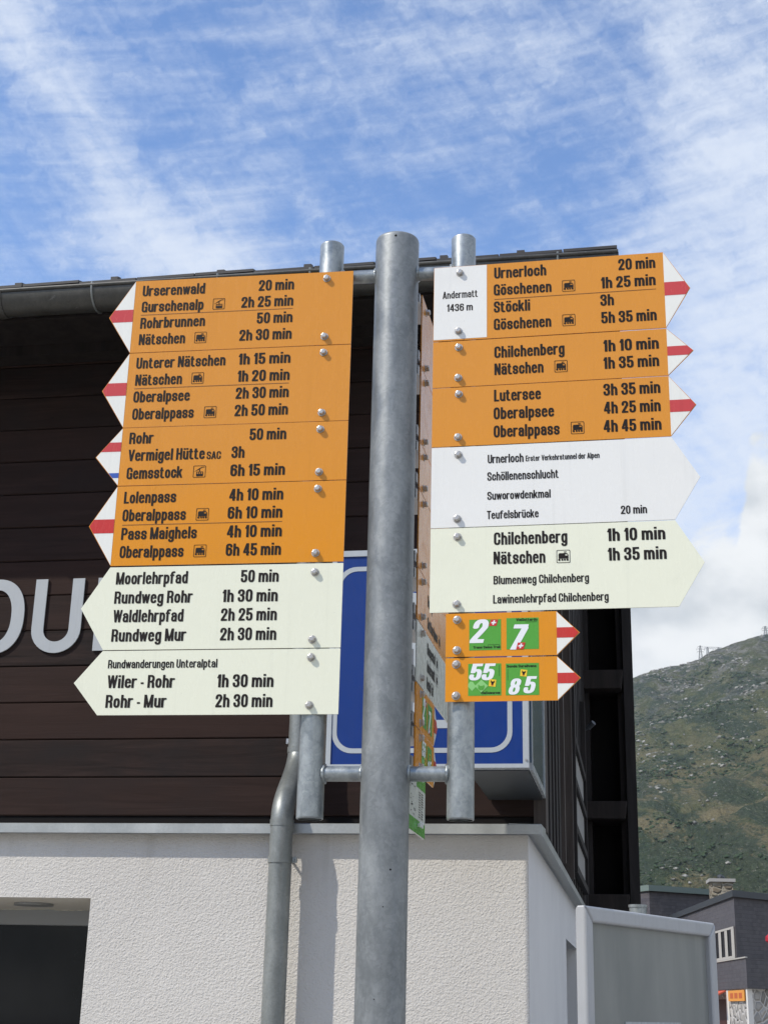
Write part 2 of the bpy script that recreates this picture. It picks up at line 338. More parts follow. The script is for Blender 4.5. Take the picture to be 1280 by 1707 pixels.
# ------------------------------------------------------------------ mesh helpers
class MB:
    """collects shapes and links them as ONE mesh object"""
    def __init__(s): s.v = []; s.f = []; s.sm = []
    def add(s, vs, fs, smooth=False):
        o = len(s.v); s.v += [Vector(v) for v in vs]; s.f += [tuple(i + o for i in f) for f in fs]; s.sm += [smooth] * len(fs)
        return s
    def box(s, o, a, b, c):           # corner + three edge vectors
        o, a, b, c = map(Vector, (o, a, b, c))
        if a.cross(b).dot(c) < 0: a, b = b, a
        return s.add([o, o + a, o + a + b, o + b, o + c, o + a + c, o + a + b + c, o + b + c],
                     [(3, 2, 1, 0), (4, 5, 6, 7), (0, 1, 5, 4), (1, 2, 6, 5), (2, 3, 7, 6), (3, 0, 4, 7)])
    def prism(s, pts, d):             # closed 3-d polygon pushed along d
        n = len(pts); pts = [Vector(p) for p in pts]; d = Vector(d)
        nr = Vector((0, 0, 0))
        for i in range(n): nr += pts[i].cross(pts[(i + 1) % n])
        if nr.dot(d) > 0: pts.reverse()
        return s.add(pts + [p + d for p in pts], [tuple(range(n)), tuple(range(2 * n - 1, n - 1, -1))] +
                     [(i, i + n, (i + 1) % n + n, (i + 1) % n) for i in range(n)])
    def tube(s, pts, r, n=24, cap=True, smooth=True):
        pts = [Vector(p) for p in pts]; rs = r if isinstance(r, (list, tuple)) else [r] * len(pts)
        rings = []; ref = None
        for i, p in enumerate(pts):
            t = (pts[min(i + 1, len(pts) - 1)] - pts[max(i - 1, 0)]).normalized()
            if ref is None: ref = t.orthogonal().normalized()
            ref = (ref - t * ref.dot(t)).normalized(); bn = t.cross(ref)
            rings.append([p + (ref * cos(2 * pi * k / n) + bn * sin(2 * pi * k / n)) * rs[i] for k in range(n)])
        s.add(sum(rings, []), [(i * n + k, i * n + (k + 1) % n, (i + 1) * n + (k + 1) % n, (i + 1) * n + k)
                               for i in range(len(pts) - 1) for k in range(n)], smooth)
        if cap:
            s.add(rings[0], [tuple(range(n - 1, -1, -1))]); s.add(rings[-1], [tuple(range(n))])
        return s
    def build(s, name, m, parent=None, org=None):
        me = bpy.data.meshes.new(name)
        o_ = Vector(parent['_o']) if parent is not None else (Vector(org) if org is not None else Vector((0, 0, 0)))
        me.from_pydata([v - o_ for v in s.v], [], s.f); me.materials.append(M[m])
        me.polygons.foreach_set('use_smooth', s.sm); me.update()
        o = bpy.data.objects.new(name, me); COL.objects.link(o)
        if parent is not None:
            o.parent = parent if parent.type == 'EMPTY' else parent
            if parent.type != 'EMPTY': pass
            o['_o'] = tuple(o_)
        else:
            o.location = o_; o['_o'] = tuple(o_)
        return o
def tag(o, label=None, cat=None, group=None, kind=None):
    if label: o['label'] = label
    if cat: o['category'] = cat
    if group: o['group'] = group
    if kind: o['kind'] = kind
    return o
def thing(name, loc, label, cat, group=None):
    o = bpy.data.objects.new(name, None); COL.objects.link(o); o.location = loc; o['_o'] = tuple(loc)
    o.empty_display_size = 0.1
    return tag(o, label, cat, group)
def smooth_bevel(o, w, seg=2):
    md = o.modifiers.new('bevel', 'BEVEL'); md.width = w; md.segments = seg; md.limit_method = 'ANGLE'; md.angle_limit = RAD(40)
    return o
def P(s_, t_, z): return PB + E1 * s_ + E2 * t_ + Vector((0, 0, z))     # building coordinates -> world
UP = Vector((0, 0, 1))
def bbox_st(mb, s0, s1, t0, t1, z0, z1): return mb.box(P(s0, t0, z0), E1 * (s1 - s0), E2 * (t1 - t0), UP * (z1 - z0))
def polar(az, el, D): return Vector((sin(RAD(az)) * D, cos(RAD(az)) * D, EYE.z + tan(RAD(el)) * D))

# ------------------------------------------------------------------ ground and hill
mb = MB(); mb.add([(-2200, -80, 0), (2200, -80, 0), (2200, 2200, 0), (-2200, 2200, 0)], [(0, 1, 2, 3)])
tag(mb.build('ground', 'ground'), kind='structure')

SKYL = [(-60, 9.0), (-30, 10.0), (-5, 11.4), (6, 11.9), (10.3, 12.55), (11.0, 12.82), (12.3, 13.08), (12.9, 13.28), (13.4, 13.55), (13.9, 13.68), (14.5, 13.88), (15.2, 14.08), (15.65, 14.12), (19, 14.9), (30, 13.5), (60, 11)]
def skyline(a):
    for (a0, e0), (a1, e1) in zip(SKYL, SKYL[1:]):
        if a <= a1: return e0 + (e1 - e0) * max(0, (a - a0)) / (a1 - a0)
    return SKYL[-1][1]
HD0, HD1 = 260.0, 1300.0
def hill_point(a, t):
    """t: 0 at the foot, 1 on the ridge, beyond 1 the far side"""
    D = HD0 + (HD1 - HD0) * t
    zr = EYE.z + HD1 * tan(RAD(skyline(a)))
    x, y = sin(RAD(a)) * D, cos(RAD(a)) * D
    if t <= 1:
        k = t ** 1.18
        cl = 0.06 * (1 / (1 + exp(-(t - 0.895 + 0.03 * noise.noise((a * 0.9, 3, 0))) * 70)) - t ** 4 * 0.97) if a > -10 else 0
        z = zr * (k + cl * 0.55)
    else: z = zr * (1 - 0.9 * (t - 1))
    p = Vector((x, y, 0))
    amp = min(1.0, t * 5) * (1.0 if t < 0.93 else max(0.12, 1 - (t - 0.93) * 12.5))
    z += amp * (17 * noise.fractal(p * 0.0062, 1.0, 2.1, 5) + 5.0 * noise.fractal(p * 0.028, 0.9, 2.1, 4)
                - 6.0 * abs(noise.fractal(Vector((p.x * 0.030 + p.y * 0.006, p.y * 0.004, 5)), 0.9, 2.0, 4)))
    z += 1.3 * noise.fractal(p * 0.07, 0.8, 2.0, 3)
    return Vector((x, y, z))
azs = [-60 + i * 2.0 for i in range(34)] + [8 + i * 0.07 for i in range(143)] + [18.01 + i * 1.5 for i in range(29)]
azs = sorted(set(round(a, 3) for a in azs))
ts = [i / 170 for i in range(171)] + [1.03, 1.1, 1.3, 1.6]
mb = MB(); n = len(azs)
vs = [hill_point(a, t) for t in ts for a in azs]
mb.add(vs, [(j * n + i, j * n + i + 1, (j + 1) * n + i + 1, (j + 1) * n + i) for j in range(len(ts) - 1) for i in range(n - 1)], True)
tag(mb.build('hillside', 'hill'), kind='structure')

rnd = random.Random(11)
ICO = [Vector(v).normalized() for v in [(0, 0, 1), (.89, 0, .45), (.28, .85, .45), (-.72, .53, .45), (-.72, -.53, .45), (.28, -.85, .45), (.72, .53, -.45), (-.28, .85, -.45), (-.89, 0, -.45), (-.28, -.85, -.45), (.72, -.53, -.45), (0, 0, -1)]]
ICF = [(0, 1, 2), (0, 2, 3), (0, 3, 4), (0, 4, 5), (0, 5, 1), (1, 6, 2), (2, 7, 3), (3, 8, 4), (4, 9, 5), (5, 10, 1), (6, 7, 2), (7, 8, 3), (8, 9, 4), (9, 10, 5), (10, 6, 1), (11, 7, 6), (11, 8, 7), (11, 9, 8), (11, 10, 9), (11, 6, 10)]
def lump(mb, c, r, flat, jit):
    mb.add([c + Vector((v.x * r * rnd.uniform(1 - jit, 1 + jit), v.y * r * rnd.uniform(1 - jit, 1 + jit), v.z * r * flat * rnd.uniform(1 - jit, 1 + jit))) for v in ICO], ICF)
sh, sc_ = MB(), MB()
for i in range(60000):
    a = rnd.uniform(8.5, 17.5); t = rnd.random() ** 0.85
    p = hill_point(a, t); q_ = noise.fractal(Vector((p.x * 0.016, p.y * 0.006, 3)), 0.9, 2.1, 4)
    if t < 0.93 and q_ + rnd.uniform(-.25, .2) > 0.06 + 0.25 * max(0, t - 0.6) and rnd.random() < (0.42 if t > 0.42 else 0.20):
        lump(sh, p + UP * 0.2, (0.35 + 1.3 * rnd.random() ** 2.5) * (0.5 + t * 0.8), 0.6, 0.45)
    q2 = noise.fractal(Vector((p.x * 0.022 + 40, p.y * 0.010, 9)), 0.9, 2.1, 4)
    if q2 + rnd.uniform(-.35, .25) > (0.10 if t > 0.42 else 0.30) and rnd.random() < 0.38:
        lump(sc_, p, min(1.9, 0.20 + rnd.random() ** 6 * 1.7) * (0.5 + t * 0.8), 0.6, 0.45)
tag(sh.build('shrub_cover', 'shrub'), 'low dark green shrubs spread over the alpine slope', 'shrubs', kind='stuff')
tag(sc_.build('scree', 'scree'), 'pale loose rocks scattered over the alpine slope', 'rocks', kind='stuff')

def pylon(az, el0, el1, label, two=False):
    D = HD1 * 0.992
    b = polar(az, el0, D); top = polar(az, el1, D); h = top.z - b.z; b = b - UP * 3
    t = thing('power_pylon', b, label, 'pylon', 'power pylons on the ridge')
    xs = [-5.0, 5.0] if two else [0.0]
    H = h + 3
    for x0 in xs:
        mast = MB()
        bw, tw = (1.1, 0.5) if two else (2.0, 0.35)
        def leg_at(k, sx, sy): return b + Vector((x0 + sx * (bw + (tw - bw) * k), sy * (bw + (tw - bw) * k), H * k))
        for sx, sy in ((-1, -1), (1, -1), (1, 1), (-1, 1)): mast.tube([leg_at(0, sx, sy), leg_at(1, sx, sy)], 0.17, 4, smooth=False)
        N = 7
        for i in range(N):
            for (ax, ay), (bx, by) in (((-1, -1), (1, -1)), ((1, -1), (1, 1)), ((1, 1), (-1, 1)), ((-1, 1), (-1, -1))):
                mast.tube([leg_at(i / N, ax, ay), leg_at((i + 1) / N, bx, by)], 0.09, 3, smooth=False)
                mast.tube([leg_at(i / N, bx, by), leg_at((i + 1) / N, ax, ay)], 0.09, 3, smooth=False)
        mast.build('mast', 'pylon', t)
    if two:
        m2 = MB()
        for dz in (-0.4, 1.2): m2.tube([b + Vector((-8, 0, H + dz - 1.2)), b + Vector((8, 0, H + dz - 1.2))], 0.16, 4)
        for i in range(8): m2.tube([b + Vector((-8 + i * 2, 0, H - 1.6)), b + Vector((-7 + i * 2, 0, H))], 0.09, 3); m2.tube([b + Vector((-7 + i * 2, 0, H)), b + Vector((-6 + i * 2, 0, H - 1.6))], 0.09, 3)
        m2.build('cross_arm', 'pylon', t)
        for x0 in (-7.5, 0, 7.5):
            MB().tube([b + Vector((x0, 0, H - 1.6)), b + Vector((x0, 0, H - 3.2))], 0.13, 5).build('insulator', 'pylon', t)
    else:
        for k, hw in ((0.66, 3.1), (0.80, 3.6), (0.93, 2.5)):
            a_ = MB(); c_ = b + UP * (H * k)
            a_.tube([c_ + Vector((-hw, 0, 0)), c_ + Vector((hw, 0, 0))], 0.14, 4)
            a_.tube([c_ + Vector((-hw, 0, 0)), c_ + Vector((0, 0, 0.9)), c_ + Vector((hw, 0, 0))], 0.09, 3)
            arm = a_.build('cross_arm', 'pylon', t)
            for sx in (-1, 1): MB().tube([c_ + Vector((sx * hw, 0, 0)), c_ + Vector((sx * hw, 0, -1.1))], 0.11, 5).build('insulator', 'pylon', arm)
pylon(12.97, 13.20, 13.80, 'slender lattice pylon left of the others on the ridge')
pylon(13.47, 13.45, 13.72, 'short wide portal pylon half hidden behind the ridge', two=True)
pylon(15.55, 14.08, 14.46, 'small lattice pylon on the highest rock at the right edge')
# rock knob under the right pylon
mb = MB(); lump(mb, polar(15.40, 14.02, HD1 * 0.99), 3.2, 0.8, 0.25)
tag(mb.build('ridge_boulder', 'scree'), 'big pale boulder on the ridge beside the right pylon', 'boulder')

# ------------------------------------------------------------------ the timber building
B = thing('timber_building', P(0, 0, 0), 'dark timber building with white stucco base and zinc gutter behind the signpost', 'building')
SL, SR = -6.0, 0.68           # stucco front, left and right end
WT = 0.25                     # the plank wall stands this far behind the stucco
WR = 0.738                    # right end of the timber storey
PZ0, PZ1, PS0, PS1, PD = 0.0, 2.04, -2.95, -1.316, 0.90      # porch opening
m_ = MB()
def quad(a, b_, c, d): m_.add([a, b_, c, d], [(0, 1, 2, 3)])
quad(P(PS1, 0, 0), P(SR, 0, 0), P(SR, 0, 2.33), P(PS1, 0, 2.33))
quad(P(PS0, 0, PZ1), P(PS1, 0, PZ1), P(PS1, 0, 2.33), P(PS0, 0, 2.33))
quad(P(SL, 0, 0), P(PS0, 0, 0), P(PS0, 0, 2.33), P(SL, 0, 2.33))
quad(P(PS0, 0, 0), P(PS0, PD, 0), P(PS0, PD, PZ1), P(PS0, 0, PZ1))
quad(P(PS1, PD, 0), P(PS1, 0, 0), P(PS1, 0, PZ1), P(PS1, PD, PZ1))
m_.build('stucco_wall', 'stucco', B)
m_ = MB(); quad(P(PS0, 0, PZ1), P(PS0, PD, PZ1), P(PS1, PD, PZ1), P(PS1, 0, PZ1))
m_.build('porch_ceiling', 'soffit', B)
lm = MB(); c_ = P(-1.76, 0.40, PZ1 - 0.012)
lm.tube([c_, c_ + UP * 0.011], 0.095, 32)
lm.build('ceiling_lamp', 'alu', B)
fr = MB()
bbox_st(fr, PS0, PS1, PD - 0.005, PD + 0.05, 1.965, PZ1 - 0.002)
bbox_st(fr, PS1 - 0.05, PS1, PD - 0.004, PD + 0.05, 0, 1.963); bbox_st(fr, PS0, PS0 + 0.05, PD - 0.004, PD + 0.05, 0, 1.963)
bbox_st(fr, -2.48, -2.43, PD - 0.004, PD + 0.05, 0, 1.963)
door = fr.build('glazed_door', 'alu', B)
gl = MB(); bbox_st(gl, PS0 + 0.05, -2.48, PD + 0.012, PD + 0.03, 0, 1.963); bbox_st(gl, -2.43, PS1 - 0.05, PD + 0.012, PD + 0.03, 0, 1.963)
gl.build('pane', 'glass', door)
RT = -0.34; ZR = 4.965
def roof_z(t_): return 4.975 + 0.36 * (t_ - RT)
# right side of the base: smooth render with a narrow window recess
m_ = MB(); T0, T1, ZT = 3.13, 4.75, 2.04; SEND = 5.88
def sq(t0, t1, z0, z1, s_=SR): m_.add([P(s_, t0, z0), P(s_, t1, z0), P(s_, t1, z1), P(s_, t0, z1)], [(0, 1, 2, 3)])
sq(0, T0, 0, 2.33); sq(T0, T1, ZT, 2.33); sq(T0, T1, 0, 0.9); sq(T1, SEND, 0, 2.33)
m_.add([P(SR, T1, .9), P(SR, T1, ZT), P(SR - .22, T1, ZT), P(SR - .22, T1, .9)], [(0, 1, 2, 3)])
m_.add([P(SR, T0, .9), P(SR, T0, ZT), P(SR - .22, T0, ZT), P(SR - .22, T0, .9)], [(3, 2, 1, 0)])
m_.add([P(SR, T0, ZT), P(SR, T1, ZT), P(SR - .22, T1, ZT), P(SR - .22, T0, ZT)], [(0, 1, 2, 3)])
m_.build('side_wall', 'render', B)
m_ = MB(); bbox_st(m_, SR - .225, SR - .20, T0, T1, .9, ZT); sw = m_.build('side_window', 'alu', B)
m_ = MB(); bbox_st(m_, SR - .20, SR - .19, T0 + .07, T1 - .07, .97, ZT - .07); m_.build('pane', 'glass', sw)
# zinc cap flashing round the base, folded drip edge
m_ = MB()
prof = [(-0.062, 2.327), (-0.062, 2.367), (-0.055, 2.371), (WT + 0.02, 2.385), (WT + 0.02, 2.36), (-0.055, 2.345), (-0.055, 2.327)]
cuts = [SL, -4.3, -2.4, -0.47, 0.742]
for i, (a, b_) in enumerate(zip(cuts, cuts[1:])):
    d = 0.0012 * (i % 2)
    m_.prism([P(a + 0.0008, t_ - d, z + d) for t_, z in prof], E1 * (b_ - a - 0.0016))
m_.build('flashing', 'flash', B)
m_ = MB(); sp = [(0.743, 2.327), (0.743, 2.366), (0.737, 2.370), (0.60, 2.374), (0.60, 2.352), (0.737, 2.345), (0.737, 2.327)]
m_.prism([P(s_, -0.060, z) for s_, z in sp], E2 * (SEND + 0.06))
m_.build('flashing', 'flash', B)
# plank wall: boards with open joints
def planks(mb, s0, s1, t0, z_from, z_to, pitch=0.1863, ref=2.442):
    k = math.floor((z_from - ref) / pitch)
    while ref + k * pitch < z_to:
        a, b_ = max(z_from, ref + k * pitch + 0.0018), min(z_to, ref + (k + 1) * pitch - 0.0018)
        if b_ > a:
            pr = [(t0 + 0.03, a), (t0 + 0.005, a), (t0, a + 0.005), (t0, b_ - 0.004), (t0 + 0.004, b_), (t0 + 0.03, b_)]
            mb.prism([P(s0, t_, z) for t_, z in pr], E1 * (s1 - s0))
        k += 1
m_ = MB(); planks(m_, SL, WR - 0.05, WT, 2.442, 4.97)
bbox_st(m_, SL, WR - 0.05, WT + 0.03, WT + 0.12, 2.36, 4.97)
m_.build('plank_wall', 'plank', B)
m_ = MB(); bbox_st(m_, SL, WR - 0.05, WT + 0.010, WT + 0.029, 2.386, 2.440); m_.build('gap_shade_strip', 'dark', B)  # near-black strip puts the shade of the gap under the planks into colour
# corner board and side cladding (vertical boards), door, shuttered window, all on the right side
m_ = MB(); bbox_st(m_, WR - 0.05, WR + 0.006, WT - 0.004, WT + 0.15, 2.38, 5.0); m_.build('corner_board', 'cladding', B)
DT0, DT1 = 1.75, 2.75
m_ = MB(); t_ = WT + 0.152; k = 0
while t_ < 5.9:
    wd = (0.145, 0.12, 0.16)[k % 3]; a, b_ = t_, min(t_ + wd - 0.006, 5.9)
    dp = 0.012 if k % 2 else 0.0
    if b_ <= DT0 or a >= DT1: bbox_st(m_, WR - 0.05, WR - dp, a, b_, 2.376, roof_z(a) - .14)
    else: bbox_st(m_, WR - 0.05, WR - dp, a, b_, 4.55, roof_z(a) - .14)
    t_ += wd; k += 1
m_.build('side_cladding', 'cladding2', B)
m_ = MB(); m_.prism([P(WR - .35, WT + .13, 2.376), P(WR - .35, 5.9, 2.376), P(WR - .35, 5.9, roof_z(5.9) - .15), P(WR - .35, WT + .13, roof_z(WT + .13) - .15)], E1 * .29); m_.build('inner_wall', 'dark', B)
for ta in (DT0, DT1):
    m_ = MB(); bbox_st(m_, WR - 0.05, WR + 0.02, ta - 0.04, ta + 0.04, 2.378, 4.56); m_.build('door_jamb', 'cladding', B)
# louvred window: three pale panes one above the other
wf = MB()
WT0, WT1 = 2.86, 4.75
zs = [2.46, 2.72, 3.02, 3.30]
for z in zs: bbox_st(wf, WR + 0.001, WR + 0.035, WT0, WT1, z - 0.025, z + 0.025)
for ta in (WT0, WT1): bbox_st(wf, WR + 0.001, WR + 0.038, ta - 0.035, ta + 0.035, 2.44, 3.9)
wfo = wf.build('side_window', 'cladding2', B)
for za, zb in zip(zs, zs[1:]):
    pm = MB()
    for i in range(9):
        a = WT0 + 0.06 + i * 0.2
        bbox_st(pm, WR + 0.004, WR + 0.016, a, a + 0.13, za + 0.03, zb - 0.03)
    pm.build('louvre_pane', 'pane', wfo)
lp = MB(); c_ = P(WR, 5.0, 3.72); lp.tube([c_, c_ + E1 * 0.06 + UP * 0.03], 0.014, 12); lp.tube([c_ + E1 * 0.055 + UP * 0.02 - E2 * 0.03, c_ + E1 * 0.10 + UP * 0.055 - E2 * 0.06], 0.022, 14)
lp.build('wall_spotlight', 'slate', B)
# projecting bay at the rear right: posts, cross beams and recesses with their shade put in as a black backing
BT = 5.9; BS0, BS1 = 0.60, 1.157
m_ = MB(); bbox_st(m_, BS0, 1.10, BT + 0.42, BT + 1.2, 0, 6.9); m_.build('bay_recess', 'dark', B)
m_ = MB(); bbox_st(m_, 1.075, BS1, BT, BT + 1.6, 0, 6.9); m_.build('bay_post', 'cladding2', B)
m_ = MB(); bbox_st(m_, 1.02, 1.073, BT + 0.10, BT + 0.41, 0, 6.9); m_.build('bay_post', 'beam', B)
m_ = MB(); bbox_st(m_, BS0, 0.775, BT + 0.06, BT + 0.41, 0, 6.9); m_.build('bay_post', 'cladding2', B)
for z0, z1 in ((4.236, 4.40), (3.132, 3.277), (2.36, 2.52), (5.35, 5.50), (1.2, 1.36)):
    m_ = MB(); m_.prism([P(0.68, BT - 0.10, z0), P(1.055, BT - 0.10, z0), P(1.072, BT - 0.10, z1), P(0.68, BT - 0.10, z1)], E2 * 0.5)
    smooth_bevel(m_.build('cross_beam', 'beam', B), 0.006)
# roof: slab, tiles, soffit, gutter with brackets, snow guards
m_ = MB(); m_.prism([P(SL, RT, roof_z(RT) + 0.02), P(SL, 7.6, roof_z(7.6) + 0.02), P(SL, 7.6, roof_z(7.6) - 0.10), P(SL, WT + 0.1, roof_z(WT + .1) - 0.10), P(SL, RT, roof_z(RT) - 0.02)], E1 * (1.150 - SL))
roof = m_.build('roof', 'tiles', B)
m_ = MB(); k = 0; s_ = SL
while s_ < 1.13:          # first course of tiles, slightly uneven
    w_ = 0.30; dz = 0.004 * ((k * 7) % 3)
    m_.prism([P(s_ + .003, RT - 0.085, roof_z(RT) - 0.002 + dz), P(min(s_ + w_ - .003, 1.153), RT - 0.085, roof_z(RT) + 0.002 + dz), P(min(s_ + w_ - .003, 1.153), RT - 0.085, roof_z(RT) + 0.016 + dz), P(s_ + .003, RT - 0.085, roof_z(RT) + 0.013 + dz)], E2 * 0.36 + UP * 0.13)
    s_ += w_; k += 1
m_.build('eave_tiles', 'tiles', roof)
m_ = MB(); bbox_st(m_, SL, 1.146, RT + 0.03, WT + 0.05, ZR - .03, ZR - .008); m_.build('soffit', 'beam', roof)
m_ = MB(); bbox_st(m_, SL, 1.150, RT, RT + 0.028, 4.84, 4.955); m_.build('fascia', 'beam', roof)
m_ = MB(); bbox_st(m_, SL, 0.70, WT - 0.12, WT - 0.002, 4.875, ZR - 0.031); m_.build('wall_plate', 'beam', roof)
GR, GT, GZ = 0.090, RT - 0.062, 4.925      # gutter radius and centre
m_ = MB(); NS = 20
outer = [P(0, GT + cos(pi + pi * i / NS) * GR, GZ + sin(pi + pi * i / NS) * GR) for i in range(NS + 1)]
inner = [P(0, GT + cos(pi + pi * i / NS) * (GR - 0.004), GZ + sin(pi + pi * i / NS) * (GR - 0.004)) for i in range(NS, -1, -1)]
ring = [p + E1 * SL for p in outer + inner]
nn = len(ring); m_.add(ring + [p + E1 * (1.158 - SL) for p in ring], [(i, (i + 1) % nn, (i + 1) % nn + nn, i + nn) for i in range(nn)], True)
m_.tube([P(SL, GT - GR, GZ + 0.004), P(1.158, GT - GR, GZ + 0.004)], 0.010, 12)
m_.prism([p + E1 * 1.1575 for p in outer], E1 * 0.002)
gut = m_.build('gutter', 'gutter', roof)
for s_ in (-4.4, -1.925):
    m_ = MB(); ring = [P(s_, GT + cos(pi + pi * i / NS) * (GR + .006), GZ + sin(pi + pi * i / NS) * (GR + .006)) for i in range(NS + 1)]
    m_.prism(ring, E1 * 0.05); smooth_bevel(m_.build('gutter_joint', 'gutter', gut), 0.002)
for s_ in (-3.8, -3.2, -2.6, -1.4, -0.76, -0.30, 0.20, 0.88):
    m_ = MB(); m_.tube([P(s_, GT + cos(pi + pi * i / 10) * (GR + .003), GZ + sin(pi + pi * i / 10) * (GR + .003)) for i in range(11)], 0.006, 6)
    m_.tube([P(s_, GT - GR - 0.004, GZ), P(s_, GT - GR - 0.002, GZ + 0.016), P(s_, GT - GR + 0.03, GZ + 0.02)], 0.006, 6)
    m_.build('gutter_bracket', 'zincpipe', gut)
for s_ in (-3.3, -2.75, -2.30, -1.84, -1.33, -0.78, -0.34, 0.33, 0.70):
    m_ = MB(); z = roof_z(RT) + 0.022
    m_.box(P(s_ - .018, RT - 0.05, z), E1 * 0.036, E2 * 0.045 + UP * .016, UP * 0.028)
    m_.build('snow_guard', 'tiles', roof)
# downpipe with swan neck
DS = -0.405
m_ = MB()
pts = [P(DS, 0.13, 4.80), P(DS, 0.145, 4.60), P(DS, 0.145, 2.76)]
pts += [P(DS, 0.145 - 0.265 * (0.5 - 0.5 * cos(pi * i / 14)), 2.74 - 0.36 * i / 14 + 0.0 * i) for i in range(1, 15)]
pts += [P(DS, -0.12, 2.22), P(DS, -0.12, 0.0)]
m_.tube(pts, 0.051, 32)
dpo = m_.build('downpipe', 'zincpipe', B)
for z, r in ((2.205, 0.0555), (2.365, 0.0535), (2.735, 0.0545)):
    m_ = MB(); tt = 0.145 if z > 2.6 else -0.12
    m_.tube([P(DS, tt, z - .014), P(DS, tt, z + .014)], r, 32)
    if z < 2.3:
        bbox_st(m_, DS + 0.050, DS + 0.075, tt - 0.008, tt + 0.008, z - .012, z + .012)
        m_.tube([P(DS + 0.062, tt - 0.012, z), P(DS + 0.062, tt + 0.02, z)], 0.006, 8)
        m_.tube([P(DS + .03, tt + 0.05, z), P(DS + .03, 0.001, z)], 0.006, 8)
    m_.build('pipe_collar', 'zincpipe', dpo)
m_ = MB(); bbox_st(m_, DS - 0.075, DS - 0.05, WT - 0.06, WT - 0.0, 2.775, 2.80); m_.tube([P(DS - .062, WT - .075, 2.787), P(DS - .062, WT - .06, 2.787)], 0.010, 10); m_.build('pipe_clip', 'rail', dpo)

# ------------------------------------------------------------------ blue sign box on the corner
bx = thing('blue_sign_box', P(0.3, -0.65, 2.52), 'blue box sign with white border line fixed to the building corner', 'sign')
FT = -0.65; b0, b1, bz0, bz1 = -0.10, 0.735, 2.522, 3.458
m_ = MB(); bbox_st(m_, b0 + .02, b1 - 0.024, FT, FT + 0.012, bz0 + .016, bz1 - .026); m_.build('front_panel', 'signblue', bx)
m_ = MB(); bbox_st(m_, b0, b1, FT - 0.006, FT + 0.05, bz1 - .026, bz1); bbox_st(m_, b0, b1, FT - 0.006, FT + 0.05, bz0, bz0 + .016)
bbox_st(m_, b0, b0 + .02, FT - 0.006, FT + 0.05, bz0 + .016, bz1 - .026); bbox_st(m_, b1 - .024, b1, FT - 0.006, FT + 0.05, bz0 + .016, bz1 - .026)
m_.build('panel_frame', 'signpale', bx)
def rrect(s0, s1, z0, z1, r, n=8):
    pts = []
    for cx, cz, a0 in ((s1 - r, z1 - r, 0), (s0 + r, z1 - r, 90), (s0 + r, z0 + r, 180), (s1 - r, z0 + r, 270)):
        pts += [(cx + r * cos(RAD(a0 + 90 * i / n)), cz + r * sin(RAD(a0 + 90 * i / n))) for i in range(n + 1)]
    return pts
def ring_mesh(mb, fn, o_, i_):
    n = len(o_); mb.add([fn(*p) for p in o_] + [fn(*p) for p in i_], [(k, (k + 1) % n, (k + 1) % n + n, k + n) for k in range(n)])
m_ = MB(); f_ = lambda s_, z: P(s_, FT - 0.0015, z)
ring_mesh(m_, f_, rrect(b0 + .022, 0.669, 2.584, 3.386, .085), rrect(b0 + .042, 0.649, 2.604, 3.366, .068))
m_.build('border_line', 'signpale', bx)
# the base serif, stem and dot of the information letter, mostly hidden behind the post
m_ = MB(); m_.prism([f_(0.10, 2.685), f_(0.42, 2.685), f_(0.42, 2.719), f_(0.10, 2.719)], E2 * 0.001)
m_.prism([f_(0.19, 2.7195), f_(0.31, 2.7195), f_(0.31, 3.08), f_(0.19, 3.08)], E2 * 0.001)
m_.prism([P(0.25 + .065 * cos(2 * pi * i / 24), FT - .0015, 3.20 + .065 * sin(2 * pi * i / 24)) for i in range(24)], E2 * 0.001)
m_.build('information_letter', 'signpale', bx)
m_ = MB(); bbox_st(m_, 0.483, b1 - 0.006, FT + 0.05, WT - 0.008, bz0 - 0.004, bz1 - 0.004); m_.build('box_body', 'slate', bx)
m_ = MB(); bbox_st(m_, b1 - 0.005, b1 + 0.006, FT + 0.055, WT - 0.02, bz0 + .03, bz1 - .03); m_.build('side_glass', 'signside', bx)
m_ = MB()
for ta in (FT + 0.06, WT - 0.06): bbox_st(m_, b1 - 0.004, b1 + 0.010, ta, ta + 0.035, bz0 + .0, bz1 - .006)
bbox_st(m_, b1 - 0.003, b1 + 0.011, FT + .096, WT - .062, bz0 + .0, bz0 + .028)
m_.build('side_frame', 'signpale', bx)
m_ = MB()
for z in (2.553, 3.41):
    m_ = MB(); m_.tube([P(.724, FT - .006, z), P(.724, FT - .010, z)], 0.005, 10); m_.build('screw', 'bolt', bx)

# ------------------------------------------------------------------ raised metal letters on the planks
lt = thing('wall_lettering', P(-1.7, WT - 0.03, 3.26), 'large grey metal capital letters OUR fixed on the dark planks', 'letters')
LT0 = WT - 0.012
def letter(outer, inner, name='letter'):
    m_ = MB(); n = len(outer)
    if inner:
        for tt, rev in ((LT0, False), (LT0 + .008, True)):
            fs = [(k, (k + 1) % n, (k + 1) % n + n, k + n) for k in range(n)]
            if not rev: fs = [f[::-1] for f in fs]
            m_.add([P(a, tt, z) for a, z in outer] + [P(a, tt, z) for a, z in inner], fs)
        for lst, fl in ((outer, 1), (inner, 0)):
            fs = [(k, (k + 1) % n, (k + 1) % n + n, k + n) for k in range(n)]
            m_.add([P(a, LT0, z) for a, z in lst] + [P(a, LT0 + .008, z) for a, z in lst], fs if fl else [f[::-1] for f in fs])
    else: m_.prism([P(a, LT0, z) for a, z in outer], E2 * 0.008)
    m_.build(name, 'letter', lt)
def sup(cx, cz, rx, rz, e, n=48):
    r = []
    for i in range(n):
        a = 2 * pi * i / n; c, s_ = cos(a), sin(a)
        r.append((cx + rx * abs(c) ** e * (1 if c > 0 else -1), cz + rz * abs(s_) ** e * (1 if s_ > 0 else -1)))
    return r
